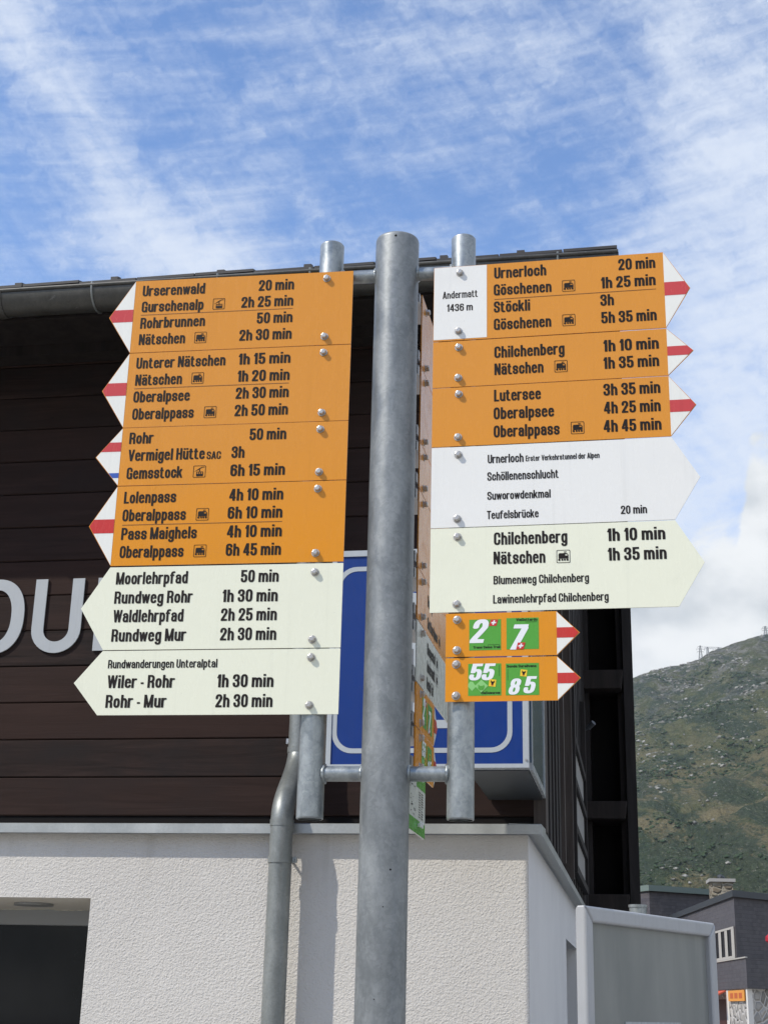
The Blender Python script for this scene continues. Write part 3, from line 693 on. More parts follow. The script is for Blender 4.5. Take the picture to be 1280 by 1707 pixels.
letter(sup(-2.065, 3.451, 0.163, 0.198, 0.86), sup(-2.065, 3.451, 0.094, 0.141, 0.86))
ua, ub, r0 = -1.854, -1.590, 0.132
cz = 3.253 + 0.125
o_ = [(ua, 3.643), (ua, cz)] + [(ua + r0 - r0 * cos(pi * i / 16), cz - 0.125 * sin(pi * i / 16)) for i in range(1, 16)] + [(ub, cz), (ub, 3.643), (ub - .064, 3.643), (ub - .064, cz)]
ri = r0 - .064
o_ += [(ub - .064 - ri + ri * cos(pi * i / 16), cz - 0.066 * sin(pi * i / 16)) for i in range(1, 16)] + [(ua + .064, cz), (ua + .064, 3.643)]
letter(o_, None)
ra = -1.517
bowl_o = [(ra + .15 + .105 * sin(pi * i / 14), 3.541 + .102 * cos(pi * i / 14)) for i in range(15)]
bowl_i = [(ra + .148 + .045 * sin(pi * i / 14), 3.541 + .046 * cos(pi * i / 14)) for i in range(15)]
o_ = [(ra, 3.261), (ra, 3.643)] + bowl_o + [(ra + .17, 3.439), (ra + .275, 3.261), (ra + .20, 3.261), (ra + .10, 3.439), (ra + .064, 3.439), (ra + .064, 3.261)]
# R in two closed outlines: stem with bowl, and leg
letter([(ra, 3.261), (ra, 3.643), (ra + .0635, 3.643), (ra + .0635, 3.261)], None)
arc_o = [(ra + .064, 3.643)] + bowl_o + [(ra + .064, 3.439)]
arc_i = [(ra + .064, 3.587)] + bowl_i + [(ra + .064, 3.495)]
m_ = MB(); n = len(arc_o)
m_.add([P(a, LT0, z) for a, z in arc_o + arc_i] + [P(a, LT0 + .008, z) for a, z in arc_o + arc_i],
       [(k, k + n, k + n + 1, k + 1) for k in range(n - 1)] + [(k, k + 1, k + 1 + 2 * n, k + 2 * n) for k in range(n - 1)] + [(k + n, k + 3 * n, k + 3 * n + 1, k + n + 1) for k in range(n - 1)])
m_.prism([P(ra + .105, LT0, 3.4385), P(ra + .175, LT0, 3.4385), P(ra + .275, LT0, 3.261), P(ra + .20, LT0, 3.261)], E2 * 0.008)
m_.build('letter', 'letter', lt)


# ------------------------------------------------------------------ text: a narrow bold grotesque drawn stroke by stroke
import numpy as np
XH, LW, UW = 0.745, 0.305, 0.345         # x-height, distance between stems of lower case and capitals (capital height = 1)
HW, HH = 0.095, 0.070                    # half thickness of upright and level strokes
def _glyphs():
    b, X, W, U = HH, XH, LW, UW
    t, T = X - b, 1 - b
    G = {}
    def V(x, y0, y1): return ('V', x, y0, y1)
    def H(x0, x1, y): return ('H', x0, x1, y)
    def D(x0, y0, x1, y1, k=1.0): return ('D', x0, y0, x1, y1, k)
    def C(*p): return ('C', p)           # curve through points, each leg a quarter ellipse: (x, y, 'v'/'h'/'l')
    def O(x0, x1, y0, y1, r=None):
        r = r or min(0.26, (y1 - y0) / 2); m = (x0 + x1) / 2
        return C((x0, y0 + r), (x0, y1 - r, 'l'), (m, y1, 'v'), (x1, y1 - r, 'h'), (x1, y0 + r, 'l'), (m, y0, 'v'), (x0, y0 + r, 'h'))
    def arch(x0, x1, top, foot): return [C((x0, top - .25), ((x0 + x1) / 2, top, 'v'), (x1, top - .25, 'h')), V(x1, foot, top - .24)]
    G['a'] = [V(W, 0, X - .25), C((W, X - .25), (W / 2, t, 'v'), (.0, X - .20, 'h')), C((W, .445), (W * .6, .43, 'l'), (0, .245, 'h'), (0, .22, 'l'), (W * .42, b, 'v'), (W, .24, 'h'))]
    G['b'] = [V(0, 0, 1), O(0, W, b, t)]
    G['c'] = [C((W, .52), (W, X - .26, 'l'), (W / 2, t, 'v'), (0, t - .24, 'h'), (0, b + .24, 'l'), (W / 2, b, 'v'), (W, .26, 'h'), (W, .28, 'l'))]
    G['d'] = [V(W, 0, 1), O(0, W, b, t)]
    G['e'] = [C((W, .42), (W, t - .24, 'l'), (W / 2, t, 'v'), (0, t - .24, 'h'), (0, b + .24, 'l'), (W / 2, b, 'v'), (W, .19, 'h')), ('B', 0, W, .365, .462)]
    G['f'] = [V(.10, 0, .80), C((.10, .78), (.25, T, 'v'), (.29, T, 'l')), ('B', -.06, .30, X - .135, X)]
    G['g'] = [O(0, W, b, t), V(W, -.02, X), C((W, 0), (W, -.03, 'l'), (W / 2, -.20, 'v'), (0, -.085, 'h'))]
    G['h'] = [V(0, 0, 1)] + arch(0, W, t, 0)
    G['i'] = [V(0, 0, X), V(0, .85, 1)]
    G['k'] = [V(0, 0, 1), D(.04, .22, .315, X, .98), D(.345, 0, .15, .47, .98)]
    G['l'] = [V(0, 0, 1)]
    G['m'] = [V(0, 0, X)] + arch(0, .285, t, 0) + arch(.285, .57, t, 0)
    G['n'] = [V(0, 0, X)] + arch(0, W, t, 0)
    G['o'] = [O(0, W, b, t)]
    G['p'] = [V(0, -.26, X), O(0, W, b, t)]
    G['r'] = [V(0, 0, X), C((0, X - .28), (.17, t - .005, 'v'), (.225, t, 'l'))]
    G['s'] = [C((W, X - .235), (W, X - .22, 'l'), (W / 2, t, 'v'), (0, X - .205, 'h'), (W * .42, X * .515, 'v'), (W * .58, X * .485, 'l'), (W, .205, 'h'), (W / 2, b, 'v'), (0, .22, 'h'), (0, .235, 'l'))]
    G['t'] = [V(.10, .2, .93), C((.10, .22), (.225, b, 'v'), (.285, b, 'l')), ('B', -.05, .285, X - .135, X)]
    G['u'] = [V(W, 0, X), V(0, .24, X), C((0, .26), (W / 2, b, 'v'), (W, .28, 'h'))]
    G['v'] = [D(.165, 0, 0, X, .93), D(.165, 0, .33, X, .93)]
    G['w'] = [D(.125, 0, 0, X, .86), D(.125, 0, .265, X, .86), D(.405, 0, .265, X, .86), D(.405, 0, .53, X, .86)]
    G['y'] = G['v'] + [D(.10, -.24, .165, 0, .9)]
    for k, s in (('ä', 'a'), ('ö', 'o'), ('ü', 'u')): G[k] = G[s] + [V(.035, .845, .98), V(W - .035, .845, .98)]
    N = .325
    G['0'] = [O(0, N, b, T, .28)]
    G['1'] = [V(.20, 0, 1), ('B', .01, .15, .70, .815), D(.10, .80, .16, 1, .6)]
    G['2'] = [C((0, .68), (0, .73, 'l'), (N / 2, T, 'v'), (N, .73, 'h'), (N, .66, 'l'), (N * .62, .43, 'l'), (.06, .20, 'l'), (.01, .08, 'l')), ('B', -.085, N + .08, 0, .155)]
    G['3'] = [C((0, .70), (0, .74, 'l'), (N / 2, T, 'v'), (N, .74, 'h'), (N * .45, .535, 'v')), C((N * .42, .535), (N, .30, 'h'), (N, .28, 'l'), (N / 2, b, 'v'), (0, .26, 'h'), (0, .30, 'l'))]
    G['4'] = [V(.27, 0, 1), D(.00, .30, .235, 1, .85), ('B', -.07, .425, .20, .335)]
    G['5'] = [('B', -.06, .385, .845, 1), V(.02, .44, 1), C((.02, .50), (N / 2 + .02, .60, 'v'), (N, .40, 'h'), (N, .28, 'l'), (N / 2, b, 'v'), (0, .25, 'h'), (0, .28, 'l'))]
    G['6'] = [O(0, N, b, .60, .24), C((0, .3), (0, .74, 'l'), (N / 2, T, 'v'), (N, .75, 'h'))]
    G['7'] = [('B', -.07, .40, .845, 1), D(.10, 0, .315, .87, 1.0)]
    G['8'] = [O(0, N, b, .53, .22), O(.012, N - .012, .53, T, .19)]
    G['9'] = [O(0, N, .40, T, .24), C((N, .7), (N, .26, 'l'), (N / 2, b, 'v'), (0, .25, 'h'))]
    G['-'] = [('B', -.02, .22, .30, .43)]
    G['A'] = [D(.0, 0, .20, 1, 1), D(.40, 0, .20, 1, 1), ('B', .06, .34, .20, .335)]
    G['B'] = [V(0, 0, 1), H(0, .18, b), H(0, .17, T), H(0, .17, .53), C((.17, T), (U, .735, 'h'), (.17, .53, 'v')), C((.17, .53), (U + .015, .29, 'h'), (.17, b, 'v'))]
    G['C'] = [C((U, .66), (U, .74, 'l'), (U / 2, T, 'v'), (0, .74, 'h'), (0, .26, 'l'), (U / 2, b, 'v'), (U, .26, 'h'), (U, .36, 'l'))]
    G['E'] = [V(0, 0, 1), H(0, .36, b), H(0, .33, .52), H(0, .36, T)]
    G['G'] = [C((U, .68), (U, .74, 'l'), (U / 2, T, 'v'), (0, .74, 'h'), (0, .26, 'l'), (U / 2, b, 'v'), (U, .28, 'h')), V(U, 0, .52), ('B', .19, U, .385, .52)]
    G['H'] = [V(0, 0, 1), V(U, 0, 1), H(0, U, .53)]
    G['L'] = [V(0, 0, 1), H(0, .36, b)]
    G['M'] = [V(0, 0, 1), V(.52, 0, 1), D(.26, 0, .02, 1, .82), D(.26, 0, .50, 1, .82)]
    G['N'] = [V(0, 0, 1), V(U + .02, 0, 1), D(U, 0, .02, 1, .95)]
    G['O'] = [O(0, U, b, T, .28)]
    G['P'] = [V(0, 0, 1), H(0, .17, T), H(0, .17, .46), C((.17, T), (U, .71, 'h'), (U, .68, 'l'), (.17, .46, 'v'))]
    G['R'] = [V(0, 0, 1), H(0, .17, T), H(0, .17, .48), C((.17, T), (U, .72, 'h'), (U, .70, 'l'), (.17, .48, 'v')), C((.15, .48), (U - .01, .30, 'h'), (U, .10, 'l')), V(U, 0, .16)]
    G['S'] = [C((U, .70), (U, .74, 'l'), (U / 2, T, 'v'), (0, .74, 'h'), (0, .71, 'l'), (U * .42, .535, 'v'), (U * .58, .49, 'l'), (U, .28, 'h'), (U, .26, 'l'), (U / 2, b, 'v'), (0, .26, 'h'), (0, .31, 'l'))]
    G['T'] = [V(.17, 0, 1), ('B', -.09, .43, .85, 1)]
    G['U'] = [V(0, .26, 1), V(U, .26, 1), C((0, .28), (U / 2, b, 'v'), (U, .28, 'h'))]
    G['V'] = [D(.20, 0, 0, 1, .95), D(.20, 0, .40, 1, .95)]
    G['W'] = [D(.155, 0, 0, 1, .88), D(.155, 0, .315, 1, .88), D(.475, 0, .315, 1, .88), D(.475, 0, .63, 1, .88)]
    return G
GLYPH = _glyphs()
def _curve(pts):
    out = [pts[0][:2]]
    for p in pts[1:]:
        x0, y0 = out[-1]; x1, y1, k = p
        for i in range(1, 17):
            a = pi / 2 * i / 16
            if k == 'l': out.append((x0 + (x1 - x0) * i / 16, y0 + (y1 - y0) * i / 16))
            elif k == 'v': out.append((x0 + (x1 - x0) * (1 - cos(a) ** .88), y0 + (y1 - y0) * sin(a) ** .88))
            else: out.append((x0 + (x1 - x0) * sin(a) ** .88, y0 + (y1 - y0) * (1 - cos(a) ** .88)))
    return out
def _trace(F, x0, y0, h):
    """closed zero contours of a grid, inside negative"""
    ny, nx = F.shape; nxt = {}; pos = {}
    def pt(i, j, e):
        if e == 0: a, c, k = F[j, i], F[j, i + 1], ('h', i, j)
        elif e == 1: a, c, k = F[j, i + 1], F[j + 1, i + 1], ('v', i + 1, j)
        elif e == 2: a, c, k = F[j + 1, i], F[j + 1, i + 1], ('h', i, j + 1)
        else: a, c, k = F[j, i], F[j + 1, i], ('v', i, j)
        if k not in pos:
            f = a / (a - c); _, ii, jj = k
            pos[k] = (x0 + (ii + (f if k[0] == 'h' else 0)) * h, y0 + (jj + (f if k[0] == 'v' else 0)) * h)
        return k
    TAB = {1: [(3, 0)], 2: [(0, 1)], 3: [(3, 1)], 4: [(1, 2)], 5: [(3, 0), (1, 2)], 6: [(0, 2)], 7: [(3, 2)], 8: [(2, 3)], 9: [(2, 0)], 10: [(0, 1), (2, 3)], 11: [(2, 1)], 12: [(1, 3)], 13: [(1, 0)], 14: [(0, 3)]}
    ins = F < 0
    code = ins[:-1, :-1] * 1 + ins[:-1, 1:] * 2 + ins[1:, 1:] * 4 + ins[1:, :-1] * 8
    for j, i in zip(*np.nonzero((code > 0) & (code < 15))):
        for a, c in TAB[int(code[j, i])]: nxt[pt(i, j, c)] = pt(i, j, a)
    polys = []
    while nxt:
        k = next(iter(nxt)); loop = []
        while k in nxt: loop.append(pos[k]); k = nxt.pop(k)
        if len(loop) > 5: polys.append(_simplify(loop, h * .16))
    return polys
def _simplify(pl, eps):
    def rdp(a):
        if len(a) < 3: return a
        p, q_ = np.array(a[0]), np.array(a[-1]); d = q_ - p; L = np.hypot(*d) + 1e-12
        A_ = np.array(a[1:-1]) - p; dist = np.abs(A_[:, 0] * d[1] - A_[:, 1] * d[0]) / L; i = int(dist.argmax())
        if dist[i] < eps: return [a[0], a[-1]]
        return rdp(a[:i + 2])[:-1] + rdp(a[i + 1:])
    m = len(pl) // 2
    return rdp(pl[:m + 1])[:-1] + rdp(pl[m:] + pl[:1])[:-1]
_gc = {}
def glyph(ch, bold=0.0):
    """outlines and the left and right limits of the ink"""
    key = (ch, bold)
    if key in _gc: return _gc[key]
    hw, hh = HW + bold, HH + bold * .55; h = 1 / 46
    xs = np.arange(-.34, 1.0, h) + 1e-4; ys = np.arange(-.42, 1.14, h) + 1.3e-4
    Xg, Yg = np.meshgrid(xs, ys); F = np.full(Xg.shape, 9.0)
    for pr in GLYPH[ch]:
        k = pr[0]
        if k == 'V': f = np.maximum(np.abs(Xg - pr[1]) - hw, np.maximum(pr[2] - Yg, Yg - pr[3]))
        elif k == 'H': f = np.maximum(np.abs(Yg - pr[3]) - hh, np.maximum(pr[1] - Xg, Xg - pr[2]))
        elif k == 'B': f = np.maximum(np.maximum(pr[3] - bold * .5 - Yg, Yg - pr[4]), np.maximum(pr[1] - Xg, Xg - pr[2]))
        elif k == 'D':
            _, x0, y0, x1, y1, kk = pr; sl = (x1 - x0) / (y1 - y0); n_ = sqrt(1 + sl * sl)
            f = np.maximum((np.abs(Xg - (x0 + (Yg - y0) * sl)) - hw * kk * (1 + .12 * abs(sl))) / n_, np.maximum(y0 - Yg, Yg - y1))
        else:
            c_ = np.array(_curve(pr[1])); d2 = np.full(Xg.shape, 99.0)
            for px, py in c_: d2 = np.minimum(d2, (np.abs(Xg - px) / hw) ** 2.4 + (np.abs(Yg - py) / hh) ** 2.4)
            f = (d2 ** (1 / 2.4) - 1) * hh
        F = np.minimum(F, f)
    pol = _trace(F, xs[0], ys[0], h)
    r = (pol, min(p[0] for pl in pol for p in pl), max(p[0] for pl in pol for p in pl))
    _gc[key] = r
    return r
def fill(polys):
    """flat mesh data of closed outlines, holes cut"""
    c = bpy.data.curves.new('tmp', 'CURVE'); c.dimensions = '2D'; c.fill_mode = 'FRONT'
    for pl in polys:
        s = c.splines.new('POLY'); s.points.add(len(pl) - 1)
        for pt, p in zip(s.points, pl): pt.co = (p[0] * 100, p[1] * 100, 0, 1)
        s.use_cyclic_u = True
    o = bpy.data.objects.new('tmp', c); COL.objects.link(o)
    dg = bpy.context.evaluated_depsgraph_get()
    me = o.evaluated_get(dg).to_mesh()
    vs = [(v.co.x / 100, v.co.y / 100) for v in me.vertices]; fs = [tuple(p.vertices) for p in me.polygons]
    o.evaluated_get(dg).to_mesh_clear(); bpy.data.objects.remove(o); bpy.data.curves.remove(c)
    return vs, fs
_gf = {}
def glyph_fill(ch, bold):
    if (ch, bold) not in _gf: _gf[(ch, bold)] = fill(glyph(ch, bold)[0])
    return _gf[(ch, bold)]
OPEN = set('rftLTVvwWkAy7')
def text_mesh(body, u0, u1, base, cap, bold=0.0, gap=0.072, shear=0.0):
    x = 0.0; lay = []
    for i, ch in enumerate(body):
        if ch == ' ': x += 0.30; continue
        _, a, c_ = glyph(ch, bold)
        g = gap - (.03 if ch in OPEN else 0) - (.02 if i and body[i - 1] in OPEN else 0)
        if lay and body[i - 1] != ' ': x += g
        lay.append((ch, x - a)); x += c_ - a
    sx = (u1 - u0) / x; V_, F_ = [], []
    for ch, dx in lay:
        vs, fs = glyph_fill(ch, bold); o = len(V_)
        V_ += [(u0 + (vx + dx) * sx + shear * vy * cap, base + vy * cap) for vx, vy in vs]
        F_ += [tuple(k + o for k in f) for f in fs]
    return V_, F_

# ------------------------------------------------------------------ signpost
PA = Vector((0.0175, 3.16, 0))
def arm_dir(deg): return Vector((cos(RAD(deg)), sin(RAD(deg)), 0))
EA = arm_dir(-8.59); NA = Vector((EA.y, -EA.x, 0))
sp = thing('signpost', PA, 'thick galvanised steel signpost with two thinner side pipes on short arms', 'signpost')
m_ = MB()
rr = 0.054
m_.tube([PA, PA + UP * 3.4145, PA + UP * 3.416, PA + UP * 3.4215, PA + UP * 3.4235], [rr, rr, rr, rr - .0015, rr - .005], 72)
pole = m_.build('main_pole', 'galv', sp)
def hole(ang, z, r):
    d = arm_dir(ang); s_ = Vector((-d.y, d.x, 0)); c_ = PA + d * (rr + 0.0004) + UP * z
    # hugging the curved surface
    pts = []
    for k in range(20):
        a = 2 * pi * k / 20; th = RAD(ang) + cos(a) * r / rr
        pts.append(PA + Vector((cos(th), sin(th), 0)) * (rr + .0005) + UP * (z + sin(a) * r))
    q2 = MB(); q2.add(pts, [tuple(range(20))]); q2.build('drain_hole', 'dark', pole)
hole(-95.5, 3.408, 0.0030); hole(-74, 1.877, 0.0022); hole(-89, 1.80, 0.0014); hole(-104, 1.615, 0.0013)
for sx in (-1, 1):
    c_ = PA + EA * (0.1665 * sx)
    m_ = MB(); m_.tube([c_ + UP * z for z in (1.987, 1.989, 1.991, 3.4145, 3.416, 3.4195)], [.0285, .0302, .0302, .0302, .0302, .0275], 48, cap=False)
    m_.tube([c_ + UP * 1.99, c_ + UP * 3.41], 0.0272, 32, cap=False)
    m_.add([c_ + UP * 3.4185 + Vector((cos(2 * pi * k / 32), sin(2 * pi * k / 32), 0)) * .0278 for k in range(32)], [tuple(range(32))])
    pipe = m_.build('side_pipe', 'galv2', sp)
    m_ = MB()          # the open lower end: an inner disc well inside the pipe, and the cut rim
    ri_ = [c_ + UP * 1.987 + Vector((cos(2 * pi * k / 40), sin(2 * pi * k / 40), 0)) * .0272 for k in range(40)]
    ro_ = [c_ + UP * 1.987 + Vector((cos(2 * pi * k / 40), sin(2 * pi * k / 40), 0)) * .0288 for k in range(40)]
    m_.add(ri_ + ro_, [(k, k + 40, (k + 1) % 40 + 40, (k + 1) % 40) for k in range(40)])
    m_.build('pipe_rim', 'galv2', pipe)
    for z in (3.326, 2.087):
        m_ = MB(); m_.tube([PA + EA * (0.045 * sx) + UP * z, PA + EA * (0.145 * sx) + UP * z], 0.0168, 28)
        arm = m_.build('cross_arm', 'galv2', sp)
        for r0_, uu in ((rr, 0.0525), (0.0302, 0.1385)):
            m_ = MB(); q3 = []
            for k in range(25):
                a = 2 * pi * k / 24; wob_ = 0.0012 * sin(k * 2.3)
                q3.append(PA + EA * sx * (uu + (0.0005 if uu < .1 else 0) + (-(1 - cos(a * 2)) * 0.0012)) + UP * (z + sin(a) * (.0178 + wob_)) + NA * cos(a) * (.0178 + wob_))
            m_.tube(q3, 0.0042, 8, cap=False); m_.build('weld_seam', 'galv2', arm)

# ------------------------------------------------------------------ the sign plates
class Face:
    """a sign plane: u along the plate, z up, d in front of it"""
    def __init__(s, e, n, off): s.e = e; s.n = n; s.o = PA + n * off
    def w(s, u, z, d=0.0): return s.o + s.e * u + s.n * d + UP * z
E_R = arm_dir(-11); N_R = Vector((E_R.y, -E_R.x, 0))
E_B = Vector((sin(RAD(11)), cos(RAD(11)), 0)); N_B = Vector((cos(RAD(11)), -sin(RAD(11)), 0))
FL = Face(EA, NA, 0.0335); FR = Face(E_R, N_R, 0.0335); FB = Face(E_B, N_B, 0.0505)
def flat(face, vs, fs, d, name, m, parent):
    b = MB(); b.add([face.w(u, z, d) for u, z in vs], fs)
    nr = None
    if fs:
        f = fs[0]; nr = (b.v[f[1]] - b.v[f[0]]).cross(b.v[f[2]] - b.v[f[0]])
        if nr.dot(face.n) < 0: b.f = [f_[::-1] for f_ in b.f]
    return b.build(name, m, parent)
def poly(face, pts, d, name, m, parent, thick=0.0):
    if thick:
        b = MB(); b.prism([face.w(u, z, d) for u, z in pts], -face.n * thick); return b.build(name, m, parent)
    return flat(face, pts, [tuple(range(len(pts)))], d, name, m, parent)
BOLT = {}
def bolt(face, u, z, parent, back=False):
    key = (id(face), parent.name); c_ = face.w(u, z, 0.0)
    b = MB(); s_ = face.n; ax = face.e.copy(); bx_ = UP
    rot = rnd.uniform(0, 1.0)
    def hexr(r, d): return [c_ + s_ * d + (ax * cos(rot + pi / 3 * k) + bx_ * sin(rot + pi / 3 * k)) * r for k in range(6)]
    def rnd_(r, d): return [c_ + s_ * d + (ax * cos(2 * pi * k / 18) + bx_ * sin(2 * pi * k / 18)) * r for k in range(18)]
    w0, w1 = rnd_(.0098, .0002), rnd_(.0094, .0018)
    b.add(w0 + w1, [(k, (k + 1) % 18, (k + 1) % 18 + 18, k + 18) for k in range(18)] + [tuple(range(18, 36))])
    h = [hexr(.0076, .0018), hexr(.0078, .0078), hexr(.0066, .0102), hexr(.0048, .0108)]
    b.add(sum(h, []), [(r * 6 + k, r * 6 + (k + 1) % 6, (r + 1) * 6 + (k + 1) % 6, (r + 1) * 6 + k) for r in range(3) for k in range(6)] + [tuple(range(18, 24))])
    return b.build('bolt', 'bolt', parent)
def rect(u0, u1, z0, z1): return [(u0, z0), (u1, z0), (u1, z1), (u0, z1)]
def circ(u, z, r, n=12): return [(u + r * cos(2 * pi * k / n), z + r * sin(2 * pi * k / n)) for k in range(n)]
def frame_pts(u, z, h): return [rect(u - h, u + h, z - h, z + h)[i] for i in range(4)]
def picto(face, kind, u, z, parent, m='ink'):
    b = MB(); h = .0152
    def add(pts):
        p3 = [face.w(u + a * h, z + c * h, .0007) for a, c in pts]
        nr = (p3[1] - p3[0]).cross(p3[2] - p3[0])
        if nr.dot(face.n) < 0: p3.reverse()
        b.add(p3, [tuple(range(len(p3)))])
    o_ = [(a / h - u / h, c / h - z / h) for a, c in rrect(u - h, u + h, z - h, z + h, .0022, 4)]
    i_ = [(a * .925, c * .925) for a, c in o_]
    n = len(o_)
    for k in range(n): add([o_[k], o_[(k + 1) % n], i_[(k + 1) % n], i_[k]])
    if kind == 'train':
        add(rect(-.70, .74, -.34, .12)); add(rect(-.70, .26, .121, .34)); add(rect(.60, .72, .121, .34))
        add([(-.70, .341), (.66, .341), (.56, .50), (-.60, .50)])
        for x, r in ((-.60, .17), (-.16, .15), (.20, .15), (.60, .17)): add(circ(x, -.53, r))
        add([(.10, .501), (.20, .501), (.33, .66), (.25, .66)]); add(rect(.08, .50, .661, .74))
    else:
        add([(-.78, -.02), (-.74, .04), (-.10, .50), (.10, .62), (.42, .76), (.80, .78), (.80, .70), (.46, .67), (.18, .52), (.02, .36), (-.12, .32)])
        add(rect(-.02, .10, -.02, .33)); add([(-.50, -.10), (-.45, -.021), (.58, -.021), (.63, -.10)])
        for x in (-.46, -.14, .18, .50): add(rect(x, x + .11, -.40, -.101))
        add([(-.50, -.401), (.63, -.401), (.60, -.78), (-.47, -.78)])
    return b.build('pictogram', m, parent)

S = {}
S['L1']=dict(z=(3.1265, 3.3265),
  texts=[("Urserenwald",-0.643,-0.481,3.2852,0.033),("20 min",-0.343,-0.253,3.2804,0.032),("Gurschenalp",-0.642,-0.482,3.24,0.032),("2h 25 min",-0.385,-0.253,3.2356,0.032),("Rohrbrunnen",-0.642,-0.475,3.1952,0.032),("50 min",-0.343,-0.253,3.1892,0.032),("Nätschen",-0.642,-0.523,3.1485,0.032),("2h 30 min",-0.385,-0.253,3.145,0.031)],
  icons=[('cable',-0.4428,3.2518),('train',-0.4839,3.1607)],
  lines=[(-0.6433, 3.2324, -0.2537, 3.2275)],
  stripe=[3.2464, 3.2121],
  bolts=[(-0.1705, 3.3078), (-0.1707, 3.1484)])
S['L2']=dict(z=(2.9245, 3.1245),
  texts=[("Unterer Nätschen",-0.643,-0.416,3.0837,0.032),("1h 15 min",-0.383,-0.253,3.0799,0.032),("Nätschen",-0.642,-0.523,3.0372,0.032),("1h 20 min",-0.383,-0.253,3.0346,0.032),("Oberalpsee",-0.643,-0.5,2.9911,0.032),("2h 30 min",-0.385,-0.253,2.9898,0.031),("Oberalppass",-0.642,-0.487,2.9461,0.031),("2h 50 min",-0.385,-0.253,2.9431,0.031)],
  icons=[('train',-0.4836,3.0501),('train',-0.4459,2.9580)],
  lines=[(-0.6433, 3.0299, -0.254, 3.0258)],
  stripe=[3.0446, 3.0101],
  bolts=[(-0.171, 3.1051), (-0.1697, 2.9459)])
S['L3']=dict(z=(2.773, 2.923),
  texts=[("Rohr",-0.644,-0.583,2.8809,0.031),("50 min",-0.344,-0.254,2.8806,0.03),("Vermigel Hütte",-0.643,-0.452,2.8368,0.031),("SAC",-0.447,-0.412,2.8348,0.019),("3h",-0.386,-0.354,2.8349,0.03),("Gemsstock",-0.643,-0.504,2.7896,0.03),("6h 15 min",-0.386,-0.253,2.7889,0.03)],
  icons=[('cable',-0.4624,2.8038)],
  lines=[],
  stripe=[2.8859, 2.8616, 2.8058, 2.7931],
  bolts=[(-0.1713, 2.9028), (-0.1703, 2.7935)])
S['L4']=dict(z=(2.571, 2.771),
  texts=[("Lolenpass",-0.644,-0.515,2.727,0.03),("4h 10 min",-0.385,-0.254,2.7268,0.03),("Oberalppass",-0.644,-0.488,2.6815,0.03),("6h 10 min",-0.386,-0.254,2.6818,0.029),("Pass Maighels",-0.643,-0.458,2.6343,0.029),("4h 10 min",-0.385,-0.253,2.6358,0.029),("Oberalppass",-0.643,-0.487,2.5909,0.029),("6h 45 min",-0.385,-0.253,2.5888,0.029)],
  icons=[('train',-0.4476,2.6947),('train',-0.4474,2.6036)],
  lines=[(-0.6429, 2.6725, -0.2539, 2.6717)],
  stripe=[2.6875, 2.6525],
  bolts=[(-0.1713, 2.751), (-0.1708, 2.5923)])
S['L5']=dict(z=(2.367, 2.567),
  texts=[("Moorlehrpfad",-0.646,-0.472,2.5256,0.03),("50 min",-0.345,-0.255,2.5234,0.03),("Rundweg Rohr",-0.646,-0.457,2.4778,0.03),("1h 30 min",-0.386,-0.255,2.4776,0.029),("Waldlehrpfad",-0.645,-0.476,2.4332,0.029),("2h 25 min",-0.387,-0.255,2.4321,0.029),("Rundweg Mur",-0.645,-0.466,2.3869,0.029),("2h 30 min",-0.386,-0.254,2.3858,0.029)],
  icons=[],
  lines=[],
  stripe=[],
  bolts=[(-0.1703, 2.5457), (-0.1702, 2.3863)])
S['L6']=dict(z=(2.2145, 2.3645),
  texts=[("Rundwanderungen Unteralptal",-0.647,-0.388,2.3232,0.021),("Wiler - Rohr",-0.645,-0.485,2.2767,0.029),("1h 30 min",-0.386,-0.255,2.2774,0.028),("Rohr - Mur",-0.645,-0.501,2.2307,0.028),("2h 30 min",-0.387,-0.255,2.2318,0.028)],
  icons=[],
  lines=[],
  stripe=[],
  bolts=[(-0.171, 2.3446), (-0.1709, 2.235)])
S['R1']=dict(z=(3.1205, 3.3205),
  texts=[("Andermatt",0.121,0.207,3.2334,0.021),("1436 m",0.132,0.195,3.1982,0.021),("Urnerloch",0.247,0.373,3.2792,0.031),("20 min",0.545,0.632,3.2808,0.03),("Göschenen",0.246,0.385,3.2356,0.031),("1h 25 min",0.503,0.631,3.2325,0.03),("Stöckli",0.246,0.333,3.1894,0.03),("3h",0.5,0.532,3.1863,0.03),("Göschenen",0.246,0.383,3.142,0.03),("5h 35 min",0.501,0.63,3.1409,0.03)],
  icons=[('train',0.4259,3.2474),('train',0.4247,3.1559)],
  lines=[(0.2472, 3.2242, 0.6312, 3.223), (0.2301, 3.3183, 0.228, 3.123)],
  stripe=[3.2394, 3.2043],
  bolts=[(0.163, 3.3019), (0.1605, 3.1441)])
S['R2']=dict(z=(2.998, 3.118),
  texts=[("Chilchenberg",0.247,0.413,3.0669,0.03),("1h 10 min",0.504,0.632,3.068,0.03),("Nätschen",0.247,0.363,3.0228,0.029),("1h 35 min",0.503,0.631,3.023,0.03)],
  icons=[('train',0.4041,3.0364)],
  lines=[],
  stripe=[3.0714, 3.0476],
  bolts=[(0.1615, 3.1006), (0.1606, 3.0207)])
S['R3']=dict(z=(2.846, 2.996),
  texts=[("Lutersee",0.246,0.356,2.9545,0.029),("3h 35 min",0.501,0.631,2.955,0.029),("Oberalpsee",0.245,0.386,2.9086,0.029),("4h 25 min",0.501,0.63,2.9096,0.029),("Oberalppass",0.245,0.398,2.8623,0.029),("4h 45 min",0.499,0.63,2.8639,0.029)],
  icons=[('train',0.4395,2.8776)],
  lines=[],
  stripe=[2.9351, 2.9049],
  bolts=[(0.1623, 2.9782), (0.161, 2.8681)])
